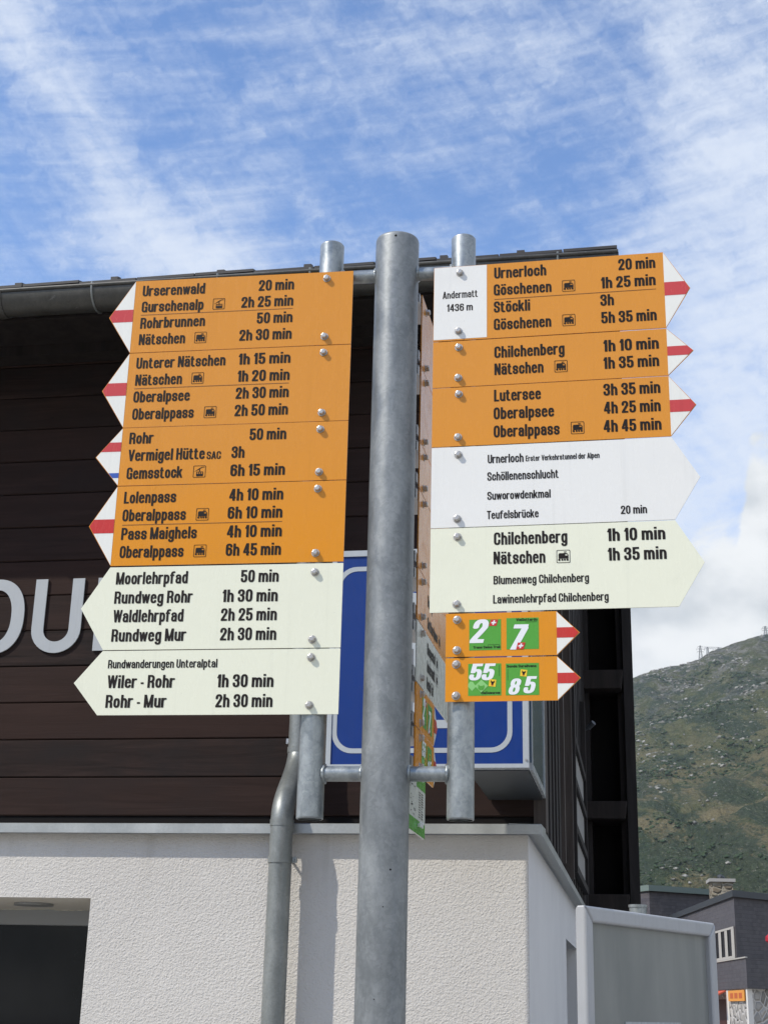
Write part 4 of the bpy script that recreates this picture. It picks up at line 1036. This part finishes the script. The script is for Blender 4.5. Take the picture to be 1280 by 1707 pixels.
S['R4']=dict(z=(2.645, 2.8435),
  texts=[("Urnerloch",0.231,0.314,2.7989,0.022),("Erster Verkehrstunnel der Alpen",0.319,0.488,2.8002,0.014),("Schöllenenschlucht",0.23,0.394,2.7557,0.022),("Suworowdenkmal",0.23,0.375,2.7087,0.021),("Teufelsbrücke",0.229,0.347,2.6621,0.021),("20 min",0.532,0.59,2.6622,0.019)],
  icons=[],
  lines=[],
  stripe=[],
  bolts=[(0.1619, 2.824), (0.1603, 2.6655)])
S['R5']=dict(z=(2.4435, 2.643),
  texts=[("Chilchenberg",0.245,0.411,2.5977,0.03),("1h 10 min",0.5,0.628,2.6005,0.03),("Nätschen",0.244,0.361,2.5522,0.029),("1h 35 min",0.5,0.629,2.5542,0.03),("Blumenweg Chilchenberg",0.244,0.457,2.5058,0.02),("Lawinenlehrpfad Chilchenberg",0.243,0.499,2.4611,0.02)],
  icons=[('train',0.4013,2.5668)],
  lines=[],
  stripe=[],
  bolts=[(0.1612, 2.6217), (0.1604, 2.4621)])
S['R6']=dict(z=(2.3405, 2.44),
  texts=[],
  icons=[],
  lines=[(0.1896, 2.3547, 0.2615, 2.4251), (0.273, 2.3548, 0.3445, 2.4264)],
  stripe=[2.4026, 2.3792],
  bolts=[(0.162, 2.4254), (0.1617, 2.3553)])
S['R7']=dict(z=(2.2395, 2.3375),
  texts=[],
  icons=[],
  lines=[(0.1876, 2.2516, 0.2611, 2.3237), (0.2709, 2.2517, 0.3435, 2.3229)],
  stripe=[2.3001, 2.2767],
  bolts=[(0.1606, 2.3233), (0.1603, 2.2526)])

U_IN, U_B, U_T = 0.1045, 0.663, 0.7255      # plate end at the post, foot of the arrow, arrow point
V_IN, V_B, V_T = 0.0990, 0.6510, 0.7105
def sign_plate(key, face, label, ground='orange', mirrored=True, u_in=None, u_b=None, u_t=None, location_u=None, blue=None, group=None):
    d = S[key]; z0, z1 = d['z']; sg = -1 if mirrored else 1
    ui, ub, ut = sg * u_in, sg * u_b, sg * u_t; zm = (z0 + z1) / 2
    t = thing('direction_sign', face.w((ui + ub) / 2, z0), label, 'signpost plate' if False else 'trail sign', group)
    poly(face, [(ui, z0), (ub, z0), (ut, zm), (ub, z1), (ui, z1)], 0.0, 'plate', ground, t, thick=0.003)
    def edge(z): return ub + (ut - ub) * (1 - abs(z - zm) / (zm - z0))
    if d['stripe']:
        i = 0.0012
        tip = poly(face, [(ub, z0 + i), (ut - sg * i * 1.6, zm), (ub, z1 - i)], 0.0004, 'arrow_tip', 'tipwhite', t)
        def stripe(za, zb, m):
            if za < zb: za, zb = zb, za
            pts = [(ub, zb), (edge(zb) - sg * .0014, zb)]
            if zb < zm < za: pts.append((ut - sg * .0019, zm))
            pts += [(edge(za) - sg * .0014, za), (ub, za)]
            poly(face, pts, 0.0008, 'waymark_stripe', m, tip)
        stripe(d['stripe'][0], d['stripe'][1], 'red')
        if len(d['stripe']) > 2: stripe(d['stripe'][2], d['stripe'][3], 'blue')
    if location_u:
        poly(face, rect(min(ui, location_u) + .0008, max(ui, location_u), z0 + .0035, z1 - .0008), 0.0004, 'location_panel', 'white', t)
    # rows share a baseline
    big = [x[3] for x in d['texts'] if x[4] > .027]
    for body, a, b_, base, cap in d['texts']:
        bold = 0.0
        if cap > .027:
            near = [x for x in big if abs(x - base) < .008]; base = sum(near) / len(near); cap = .0300
        elif cap > .0175: cap = .0200 if cap < .0212 else .0214; bold = -.012
        else: cap = .0140; bold = -.012
        vs, fs = text_mesh(body, a, b_, base, cap, bold)
        nm = 'walking_time' if body[0].isdigit() and ('min' in body or 'h' in body) else ('altitude' if body[0].isdigit() else 'place_name')
        flat(face, vs, fs, 0.0007, nm, 'ink', t)
    for kind, u, z in d['icons']: picto(face, kind, u, z, t)
    if key not in ('R6', 'R7', 'B7', 'B8'):
        for l in d['lines']:
            if abs(l[0] - l[2]) < .02: continue
            z = (l[1] + l[3]) / 2
            poly(face, rect(min(l[0], l[2]), max(l[0], l[2]), z - .0006, z + .0006), 0.0006, 'dividing_line', 'inkline', t)
    for u, z in d['bolts']: bolt(face, u, z, t)
    return t
kw = dict(u_in=U_IN, u_b=U_B, u_t=U_T)
GL, GR_, GB = 'plates on the left pipe', 'plates on the right pipe', 'plates seen edge-on behind the post'
sign_plate('L1', FL, 'orange arrow plate to Urserenwald and Gurschenalp, topmost on the left pipe', group=GL, **kw)
sign_plate('L2', FL, 'orange arrow plate to Unterer Nätschen and Oberalpsee, second on the left pipe', group=GL, **kw)
sign_plate('L3', FL, 'orange plate to Vermigel Hütte with red and blue marks on its tip', group=GL, **kw)
sign_plate('L4', FL, 'orange arrow plate to Lolenpass and Pass Maighels above the cream plates', group=GL, **kw)
sign_plate('L5', FL, 'cream arrow plate listing Moorlehrpfad and Waldlehrpfad', ground='cream', group=GL, **kw)
sign_plate('L6', FL, 'cream arrow plate headed Rundwanderungen, lowest on the left pipe', ground='cream', group=GL, **kw)
kw = dict(u_in=V_IN, u_b=V_B, u_t=V_T, mirrored=False)
sign_plate('R1', FR, 'orange arrow plate with a white Andermatt 1436 m panel, topmost on the right', location_u=0.2290, group=GR_, **kw)
sign_plate('R2', FR, 'narrow orange arrow plate to Chilchenberg and Nätschen, two lines', group=GR_, **kw)
sign_plate('R3', FR, 'orange arrow plate to Lutersee, Oberalpsee and Oberalppass, above the white plate', group=GR_, **kw)
sign_plate('R4', FR, 'white pointed plate to Schöllenenschlucht and Teufelsbrücke', ground='white', group=GR_, **kw)
sign_plate('R5', FR, 'cream pointed plate to Chilchenberg and Blumenweg, below the white plate', ground='cream', group=GR_, **kw)
kw = dict(u_in=0.1365, u_b=0.3838, u_t=0.4342, mirrored=False)
R6 = sign_plate('R6', FR, 'small orange plate with green route squares 2 and 7', group=GR_, **kw)
R7 = sign_plate('R7', FR, 'small orange plate with green route squares 55 and 85', group=GR_, **kw)

# green route squares
def cross_mark(face, u, z, h, parent, d, sk=0.28):
    f = lambda a, c: (u + (a + c * sk) * h, z + c * h)
    poly(face, [f(*p) for p in rect(-1.12, 1.12, -1, 1)], d, 'cross_badge', 'red', parent)
    pts = [(-.22, -.70), (.22, -.70), (.22, -.22), (.70, -.22), (.70, .22), (.22, .22), (.22, .70), (-.22, .70), (-.22, .22), (-.70, .22), (-.70, -.22), (-.22, -.22)]
    poly_concave(face, [f(*p) for p in pts], d + .0003, 'white_cross', 'numwhite', parent)
def poly_concave(face, pts, d, name, m, parent):
    vs, fs = fill([pts]); return flat(face, vs, fs, d, name, m, parent)
def bull_crest(face, u, z, h, parent, d, rot=-.12):
    f = lambda a, c: (u + (a * cos(rot) - c * sin(rot)) * h, z + (a * sin(rot) + c * cos(rot)) * h)
    poly(face, [f(*p) for p in rect(-1, 1, -1.05, 1.05)], d, 'crest', 'yellow', parent)
    pts = [(-.26, -.72), (.26, -.72), (.30, -.30), (.42, .12), (.72, .10), (.50, .32), (.62, .55), (.52, .82), (.40, .60), (.24, .44), (-.24, .44), (-.40, .60), (-.52, .82), (-.62, .55), (-.50, .32), (-.72, .10), (-.42, .12), (-.30, -.30)]
    poly_concave(face, [f(*p) for p in pts], d + .0003, 'bull_head', 'ink', parent)
    poly(face, [f(*p) for p in circ(0, -.66, .17, 10)], d + .0006, 'nose_ring', 'red', parent)
def route_square(face, t, u0, u1, z0, z1, kind, dd=0.0004, simple=False):
    W, H = u1 - u0, z1 - z0
    sq_ = poly(face, rect(u0, u1, z0, z1), dd, 'route_square', 'green', t)
    def num(body, a, b_, base, cap, bold=.0, sh=.26):
        vs, fs = text_mesh(body, u0 + a * W, u0 + b_ * W - sh * cap * H, z0 + base * H, cap * H, bold, .03, shear=sh)
        flat(face, vs, fs, dd + .0004, 'route_number', 'numwhite', sq_)
    def cap(body, a, b_, base, c):
        if simple: return
        vs, fs = text_mesh(body, u0 + a * W, u0 + b_ * W, z0 + base * H, c * H, -.01)
        flat(face, vs, fs, dd + .0004, 'route_name', 'ink', sq_)
    def hl(a, b_, z): poly(face, rect(u0 + a * W, u0 + b_ * W, z0 + z * H - .00035, z0 + z * H + .00035), dd + .0004, 'thin_line', 'ink', sq_)
    def vl(a, za, zb): poly(face, rect(u0 + a * W - .0003, u0 + a * W + .0003, z0 + za * H, z0 + zb * H), dd + .0004, 'thin_line', 'ink', sq_)
    if kind == '2':
        num('2', -.01, .66, .24, .76, .012); cross_mark(face, u0 + .77 * W, z0 + .885 * H, .105 * H, sq_, dd + .0004)
        cap('Trans Swiss Trail', .13, .97, .055, .082); hl(.58, .96, .17)
    elif kind == '7':
        num('7', .04, .72, -.01, .80, .012); cross_mark(face, u0 + .44 * W, z0 + .105 * H, .105 * H, sq_, dd + .0007)
        cap('ViaGottardo', .30, .96, .90, .085); hl(.58, .95, .865)
    elif kind == '55':
        num('55', .0, .87, .48, .52, .012)
        dm = lambda a, c, r: [(u0 + (a - r) * W, z0 + c * H), (u0 + a * W, z0 + (c - r) * H), (u0 + (a + r) * W, z0 + c * H), (u0 + a * W, z0 + (c + r) * H)]
        p1 = poly(face, [(u0 + .002 * W, z0 + .36 * H), (u0 + .002 * W, z0 + .28 * H), (u0 + .12 * W, z0 + .15 * H), (u0 + .24 * W, z0 + .28 * H), (u0 + .14 * W, z0 + .44 * H), (u0 + .06 * W, z0 + .44 * H)], dd + .0003, 'pale_diamond', 'palegreen', sq_)
        poly(face, dm(.40, .30, .20), dd + .0006, 'pale_diamond', 'palegreen', sq_)
        pts = [(.30, .22), (.36, .16), (.46, .18), (.50, .27), (.48, .34), (.44, .30), (.36, .30), (.31, .35)]
        poly_concave(face, [(u0 + a * W, z0 + c * H) for a, c in pts], dd + .0009, 'printed_emblem', 'green', sq_)
        bull_crest(face, u0 + .735 * W, z0 + .39 * H, .105 * H, sq_, dd + .0006)
        cap('ViaSuworow', .38, .965, .045, .085); vl(.94, .60, .95)
    else:
        num('8', .05, .50, .02, .50, .012); num('5', .50, .97, .055, .53, .012)
        bull_crest(face, u0 + .54 * W, z0 + .69 * H, .10 * H, sq_, dd + .0004)
        cap('Senda Sursilvana', .03, .92, .87, .085); vl(.06, .46, .82)
route_square(FR, R6, 0.1893, 0.2605, 2.3545, 2.4250, '2'); route_square(FR, R6, 0.2727, 0.3442, 2.3550, 2.4265, '7')
route_square(FR, R7, 0.1873, 0.2607, 2.2520, 2.3240, '55'); route_square(FR, R7, 0.2706, 0.3436, 2.2520, 2.3232, '85')

# plates seen edge-on behind the post
kb = dict(u_in=0.090, u_b=0.645, u_t=0.705, mirrored=False)
def bsign(key, z0, z1, label, ground='orange', stripe=True, texts=(), icons=(), **k):
    zm = (z0 + z1) / 2
    S[key] = dict(z=(z0, z1), texts=list(texts), icons=list(icons), lines=[], stripe=[zm + .017, zm - .017] if stripe else [], bolts=[(.152, z1 - .019), (.152, z0 + .019)])
    if z1 - z0 < .11: S[key]['bolts'] = [(.152, z1 - .016), (.152, z0 + .016)]
    return sign_plate(key, FB, label, ground=ground, group=GB, **(k or kb))
bsign('B1', 3.119, 3.315, 'orange plate seen nearly edge-on, topmost behind the post')
bsign('B2', 2.917, 3.116, 'orange plate seen nearly edge-on, second from the top behind the post')
bsign('B3', 2.793, 2.914, 'narrow orange plate seen nearly edge-on, third from the top behind the post')
bsign('B4', 2.594, 2.790, 'orange plate seen nearly edge-on, fourth from the top behind the post')
bsign('B5', 2.466, 2.591, 'orange plate seen edge-on just above the grey-white plate',
      texts=[('Gotthardpass', .243, .408, 2.480, .0302), ('Realp', .243, .320, 2.535, .0302)], icons=[('train', .44, 2.494)])
bsign('B6', 2.317, 2.463, 'grey-white plate with three dark text lines seen at a slant', ground='greysign', stripe=False,
      texts=[('Hospental', .243, .372, 2.415, .0302), ('Andermatt', .243, .372, 2.372, .0302), ('Realp Tal', .243, .345, 2.330, .0302)], icons=[('train', .405, 2.428), ('train', .405, 2.385)])
kc = dict(u_in=0.090, u_b=0.368, u_t=0.420, mirrored=False)
B7 = bsign('B7', 2.213, 2.314, 'small slanted orange plate with green squares 2 and 7 behind the post', **kc)
B8 = bsign('B8', 2.111, 2.210, 'small slanted orange plate with green squares 55 and 85 behind the post', **kc)
route_square(FB, B7, .182, .250, 2.228, 2.299, '2', simple=True); route_square(FB, B7, .264, .333, 2.228, 2.299, '7', simple=True)
route_square(FB, B8, .182, .250, 2.125, 2.196, '55', simple=True); route_square(FB, B8, .264, .333, 2.125, 2.196, '85', simple=True)
# steel channel rails that carry those plates on the main pole
for key in ('B1', 'B2', 'B3', 'B4', 'B5', 'B6', 'B7', 'B8'):
    for u, z in S[key]['bolts']:
        m_ = MB(); hh, dpt = .0125, .030
        f_ = lambda a, c, uu: FB.w(uu, z + c, -.0035 - a)
        for a0, a1, c0, c1 in ((0, dpt, hh - .0025, hh), (0, dpt, -hh, -hh + .0025), (0, .0025, -hh + .0026, hh - .0026)):
            m_.prism([f_(a0, c0, .066), f_(a1, c0, .066), f_(a1, c1, .066), f_(a0, c1, .066)], E_B * .125)
        r_ = m_.build('mounting_rail', 'rail', sp)
        m_ = MB(); m_.prism([f_(.0027, -hh + .0028, .075), f_(dpt - .002, -hh + .0028, .075), f_(dpt - .002, hh - .0028, .075), f_(.0027, hh - .0028, .075)], E_B * .11)
        m_.build('rail_shade_fill', 'dark', r_)  # solid dark fill, painted as the shade in the hollow rail
        m_ = MB(); m_.prism([f_(.012, -hh + .004, .070), f_(.017, -hh + .004, .070), f_(.017, hh - .004, .070), f_(.012, hh - .004, .070)], E_B * .004)
        m_.build('rail_glint', 'numwhite', r_)  # white bar painted in for the reflections inside the rail
for z0, z1 in ((2.338, 2.386), (2.236, 2.262)):
    m_ = MB(); m_.prism([FB.w(.068, z, -.0035 - a) for a, z in ((0, z0), (.026, z0), (.026, z1), (0, z1))], E_B * .004)
    m_.build('clamp_plate', 'numwhite', sp)
# small printed route leaflet board clipped below
FP = Face(E_B, N_B, 0.0500)
lf = thing('leaflet_board', FP.w(.13, 1.972), 'small grey and green printed board clipped under the edge-on plates', 'leaflet board')
poly(FP, rect(.010, .247, 1.972, 2.112), 0, 'board', 'greysign', lf, thick=.003)
poly(FP, rect(.012, .2455, 1.973, 2.004), .0004, 'green_band', 'green', lf)
poly(FP, rect(.1205, .2455, 2.078, 2.111), .0004, 'green_band', 'green', lf)
m_ = MB(); rl = random.Random(5)
for r_ in range(11):
    z = 2.068 - r_ * .0056
    for u_, wd in ((.155, .02), (.188, rl.uniform(.012, .03))):
        p3 = [FP.w(a, c, .0006) for a, c in rect(u_, u_ + wd, z, z + .0022)]; m_.add(p3, [(0, 1, 2, 3)])
for r_ in range(14):
    u_, z = rl.uniform(.03, .11), rl.uniform(2.01, 2.075)
    m_.add([FP.w(a, c, .0006) for a, c in rect(u_, u_ + rl.uniform(.006, .02), z, z + .0018)], [(0, 1, 2, 3)])
m_.build('fine_print', 'ink', lf)
for z in (2.099, 1.994):
    m_ = MB(); c_ = FP.w(.150, z, .0)
    m_.tube([c_, c_ + FP.n * .012], .004, 10)
    for sx in (-1, 1): m_.box(c_ + FP.n * .006 + FP.e * (sx * .012 - .006) - UP * .006, FP.e * .009, FP.n * .004, UP * .013)
    m_.build('wing_nut', 'numwhite', lf)
m_ = MB(); m_.tube([FP.w(.150, 2.04, -.02), FP.w(.150, 2.11, -.02)], .012, 16); m_.build('hanger', 'rail', lf)

# ------------------------------------------------------------------ blank notice board, front right
A = Vector((0.556, 3.95, 0)); EB = Vector((0.60816, 0.79382, 0)); NB = Vector((EB.y, -EB.x, 0))
nb = thing('notice_board', A + EB * .4, 'blank grey notice board in a rounded aluminium frame at lower right', 'notice board')
def fb(u, z, d=0.0): return A + EB * u + NB * d + UP * z
WB, ZB0, ZB1, FWB = 0.815, 0.95, 1.871, 0.042
m_ = MB(); m_.box(fb(.02, ZB0 + .02, -.012), EB * (WB - .04), NB * .006, UP * (ZB1 - ZB0 - .04)); pnl = m_.build('panel', 'board', nb)
def mitre(pts, name='frame_bar'):
    m2 = MB(); m2.prism([fb(u, z, .012) for u, z in pts], -NB * .034); o = m2.build(name, 'frame', nb); smooth_bevel(o, .007, 3); return o
g_ = .0005
mitre([(0, ZB0 + g_), (FWB, ZB0 + FWB + g_), (FWB, ZB1 - FWB - g_), (0, ZB1 - g_)])
mitre([(WB, ZB0 + g_), (WB, ZB1 - g_), (WB - FWB, ZB1 - FWB - g_), (WB - FWB, ZB0 + FWB + g_)])
mitre([(g_, ZB1), (FWB + g_, ZB1 - FWB), (WB - FWB - g_, ZB1 - FWB), (WB - g_, ZB1)])
mitre([(g_, ZB0), (WB - g_, ZB0), (WB - FWB - g_, ZB0 + FWB), (FWB + g_, ZB0 + FWB)])
m_ = MB(); m_.box(fb(.236, 1.10, -.0055), EB * .34, NB * .002, UP * .478); m_.build('blank_sheet', 'signpale', nb)
m_ = MB(); c_ = Vector((.785, 4.385, 0)); m_.tube([c_, c_ + UP * 1.898], .0255, 28); m_.tube([c_ + UP * 1.8985, c_ + UP * 1.906], .028, 28)
m_.build('post', 'galv2', nb)
m_ = MB(); m_.box(c_ + NB * .02 + UP * 1.5 - EB * .03, EB * .06, NB * .16, UP * .04); m_.build('clamp', 'galv2', nb)

# ------------------------------------------------------------------ slate house far right
def ray_at(px, py, D):
    d = RW @ Vector((px - CX, -(py - CY), -FPX)); k = D / sqrt(d.x ** 2 + d.y ** 2); return EYE + d * k
H0 = Vector((8.55, 34.97, 0)); HL = Vector((sin(RAD(2.5)), cos(RAD(2.5)), 0)); HR = Vector((sin(RAD(52)), cos(RAD(52)), 0))
hs = thing('slate_house', H0, 'dark slate clad house with rubble stone ground floor beyond the notice board', 'house')
def wall(a, b_, z0, z1, th, name, m, parent=None):
    a, b_ = Vector(a), Vector(b_); d = (b_ - a).normalized(); nr = Vector((-d.y, d.x, 0))
    m2 = MB(); m2.box(a + UP * z0, b_ - a, nr * th, UP * (z1 - z0)); return m2.build(name, m, parent or hs)
HB = H0 - HL * 1.05 - HR * 0.02
up_ = MB(); up_.prism([H0 + UP * 2.86, H0 + HR * 9 + UP * 2.86, H0 + HR * 9 + HL * 14 + UP * 2.86, H0 + HL * 14 + UP * 2.86], UP * 1.42); up_.build('upper_wall', 'shingle', hs)
cp = MB(); o2 = H0 - HR * .06 - HL * .06; cp.prism([o2 + UP * 4.281, o2 + HR * 9.2 + UP * 4.281, o2 + HR * 9.2 + HL * 14.2 + UP * 4.281, o2 + HL * 14.2 + UP * 4.281], UP * .15); cp.build('flat_roof_edge', 'slate', hs)
lo = MB(); lo.prism([HB + UP * 2.20, HB + HR * 9 + UP * 2.20, HB + HR * 9 + HL * 13 + UP * 2.20, HB + HL * 13 + UP * 2.20], UP * .655); lo.build('lower_wall', 'shingle', hs)
si = MB(); o2 = HB - HR * .03 - HL * .03; si.prism([o2 + UP * 2.856, o2 + HR * .08 + UP * 2.856, o2 + HR * .08 + HL * 6 + UP * 2.856, o2 + HL * 6 + UP * 2.856], UP * .03); si.build('ledge', 'housewood', hs)
# ground floor
gf = MB(); q4 = HB + HL * .15 + HR * .05
gf.prism([q4, q4 + HR * 8.8, q4 + HR * 8.8 + HL * 12, q4 + HL * 12], UP * 2.198); gf.build('ground_floor_wall', 'rubble', hs)
m2 = MB(); m2.box(q4 - HR * .02 - HL * .02, HR * .18, HL * .18, UP * 2.196); m2.build('corner_stones', 'quoin', hs)
def on_left(k, z, out=0.0): return q4 + HL * k - HR * out + UP * z
m2 = MB(); m2.box(on_left(2.2, 0, .02), HL * .35, HR * .05, UP * 2.19); m2.build('corner_stones', 'quoin', hs)
m2 = MB(); m2.box(on_left(2.56, 0, .012), HL * 1.5, HR * .05, UP * 1.98); m2.build('entrance_door', 'doorred', hs)
m2 = MB(); m2.prism([on_left(2.5, 2.16, .02), on_left(2.5, 1.98, .55), on_left(2.5, 2.03, .55), on_left(2.5, 2.19, .02)], HL * 2.4); m2.build('awning', 'awning', hs)
m2 = MB(); m2.box(on_left(.2, 1.93, .07), HL * 1.9, HR * .05, UP * .24); bn = m2.build('banner', 'banner', hs)
for i in range(3):
    m2 = MB(); m2.box(on_left(.45 + i * .52, 1.99, .075), HL * .36, HR * .004, UP * .12); m2.build('banner_mark', 'bannermark', bn)
# window in the lit side
wz0, wz1 = 2.95, 3.56
m2 = MB()
k0, k1 = .12, 3.0
def bar(a, b_, z0, z1, o_=.03): m2.box(H0 + HL * a - HR * o_ + UP * z0, HL * (b_ - a), HR * (o_ + .01), UP * (z1 - z0))
bar(k0, k1, wz0 - .06, wz0, .04); bar(k0, k1, wz1, wz1 + .05, .04)
for a in (k0, .95, 1.75, 2.5): bar(a, a + .34, wz0, wz1, .035)
wn_ = m2.build('window', 'housewood', hs)
m2 = MB(); m2.box(H0 + HL * (k0 + .02) - HR * .012 + UP * wz0, HL * (k1 - k0 - .04), HR * .01, UP * (wz1 - wz0)); m2.build('pane', 'glass', wn_)
m2 = MB(); rp = ray_at(1281, 1565, 34.6); lump(m2, rp, .09, 1.2, .05); m2.build('red_lamp', 'lampred', hs)
# rear wing and chimney
R0 = ray_at(1081, 1478, 45.2); R1_ = ray_at(1181, 1480, 46.6)
R0.z = R1_.z = 0
dd = (R1_ - R0).normalized(); bk = Vector((-dd.y, dd.x, 0))
m2 = MB(); e_ = R0 - Vector((.9, -2.0, 0)).normalized() * -3.2
side = Vector((-.36, .93, 0))
m2.prism([R0, R0 + dd * 7, R0 + dd * 7 + side * 6, R0 + side * 6], UP * 5.12); m2.build('rear_wing_wall', 'shingle', hs)
m2 = MB(); o2 = R0 - side * .08 - dd * .06; m2.prism([o2 + UP * 5.121, o2 + dd * 7.1 + UP * 5.121, o2 + dd * 7.1 + side * 6.2 + UP * 5.121, o2 + side * 6.2 + UP * 5.121], UP * .17); m2.build('rear_roof_edge', 'copper', hs)
C0 = ray_at(1186, 1490, 43.5); C0.z = 4.28
cs = MB(); cs.box(C0, Vector((.60, -.06, 0)), Vector((.08, .7, 0)), UP * .98); ch = cs.build('chimney', 'chimstone', hs)
cs = MB(); cs.box(C0 + Vector((-.07, -.06, .981)), Vector((.74, -.074, 0)), Vector((.09, .84, 0)), UP * .09); cs.build('chimney_slab', 'concrete', ch)
cs = MB(); lump(cs, C0 + Vector((.30, .2, 1.13)), .10, .9, .2); lump(cs, C0 + Vector((.42, .3, 1.12)), .07, .9, .2); cs.build('chimney_pot', 'slate', ch)

# ------------------------------------------------------------------ thin mountain haze
hm = bpy.data.materials.new('haze_air'); hm.use_nodes = True; hm.node_tree.nodes.clear()
g = NT(hm.node_tree); pv = g.node('ShaderNodeVolumePrincipled'); ho = g.node('ShaderNodeOutputMaterial')
pv.inputs['Color'].default_value = (0.80, 0.88, 1.0, 1); pv.inputs['Density'].default_value = HAZE; pv.inputs['Anisotropy'].default_value = 0.0
g.l.new(pv.outputs[0], ho.inputs['Volume']); M['haze'] = hm
m_ = MB(); m_.box((-2300, -90, -1), (4600, 0, 0), (0, 2400, 0), (0, 0, 480)); tag(m_.build('haze', 'haze'), 'thin bluish air over the valley', 'haze', kind='stuff')

for o in bpy.data.objects:
    if '_o' in o.keys(): del o['_o']
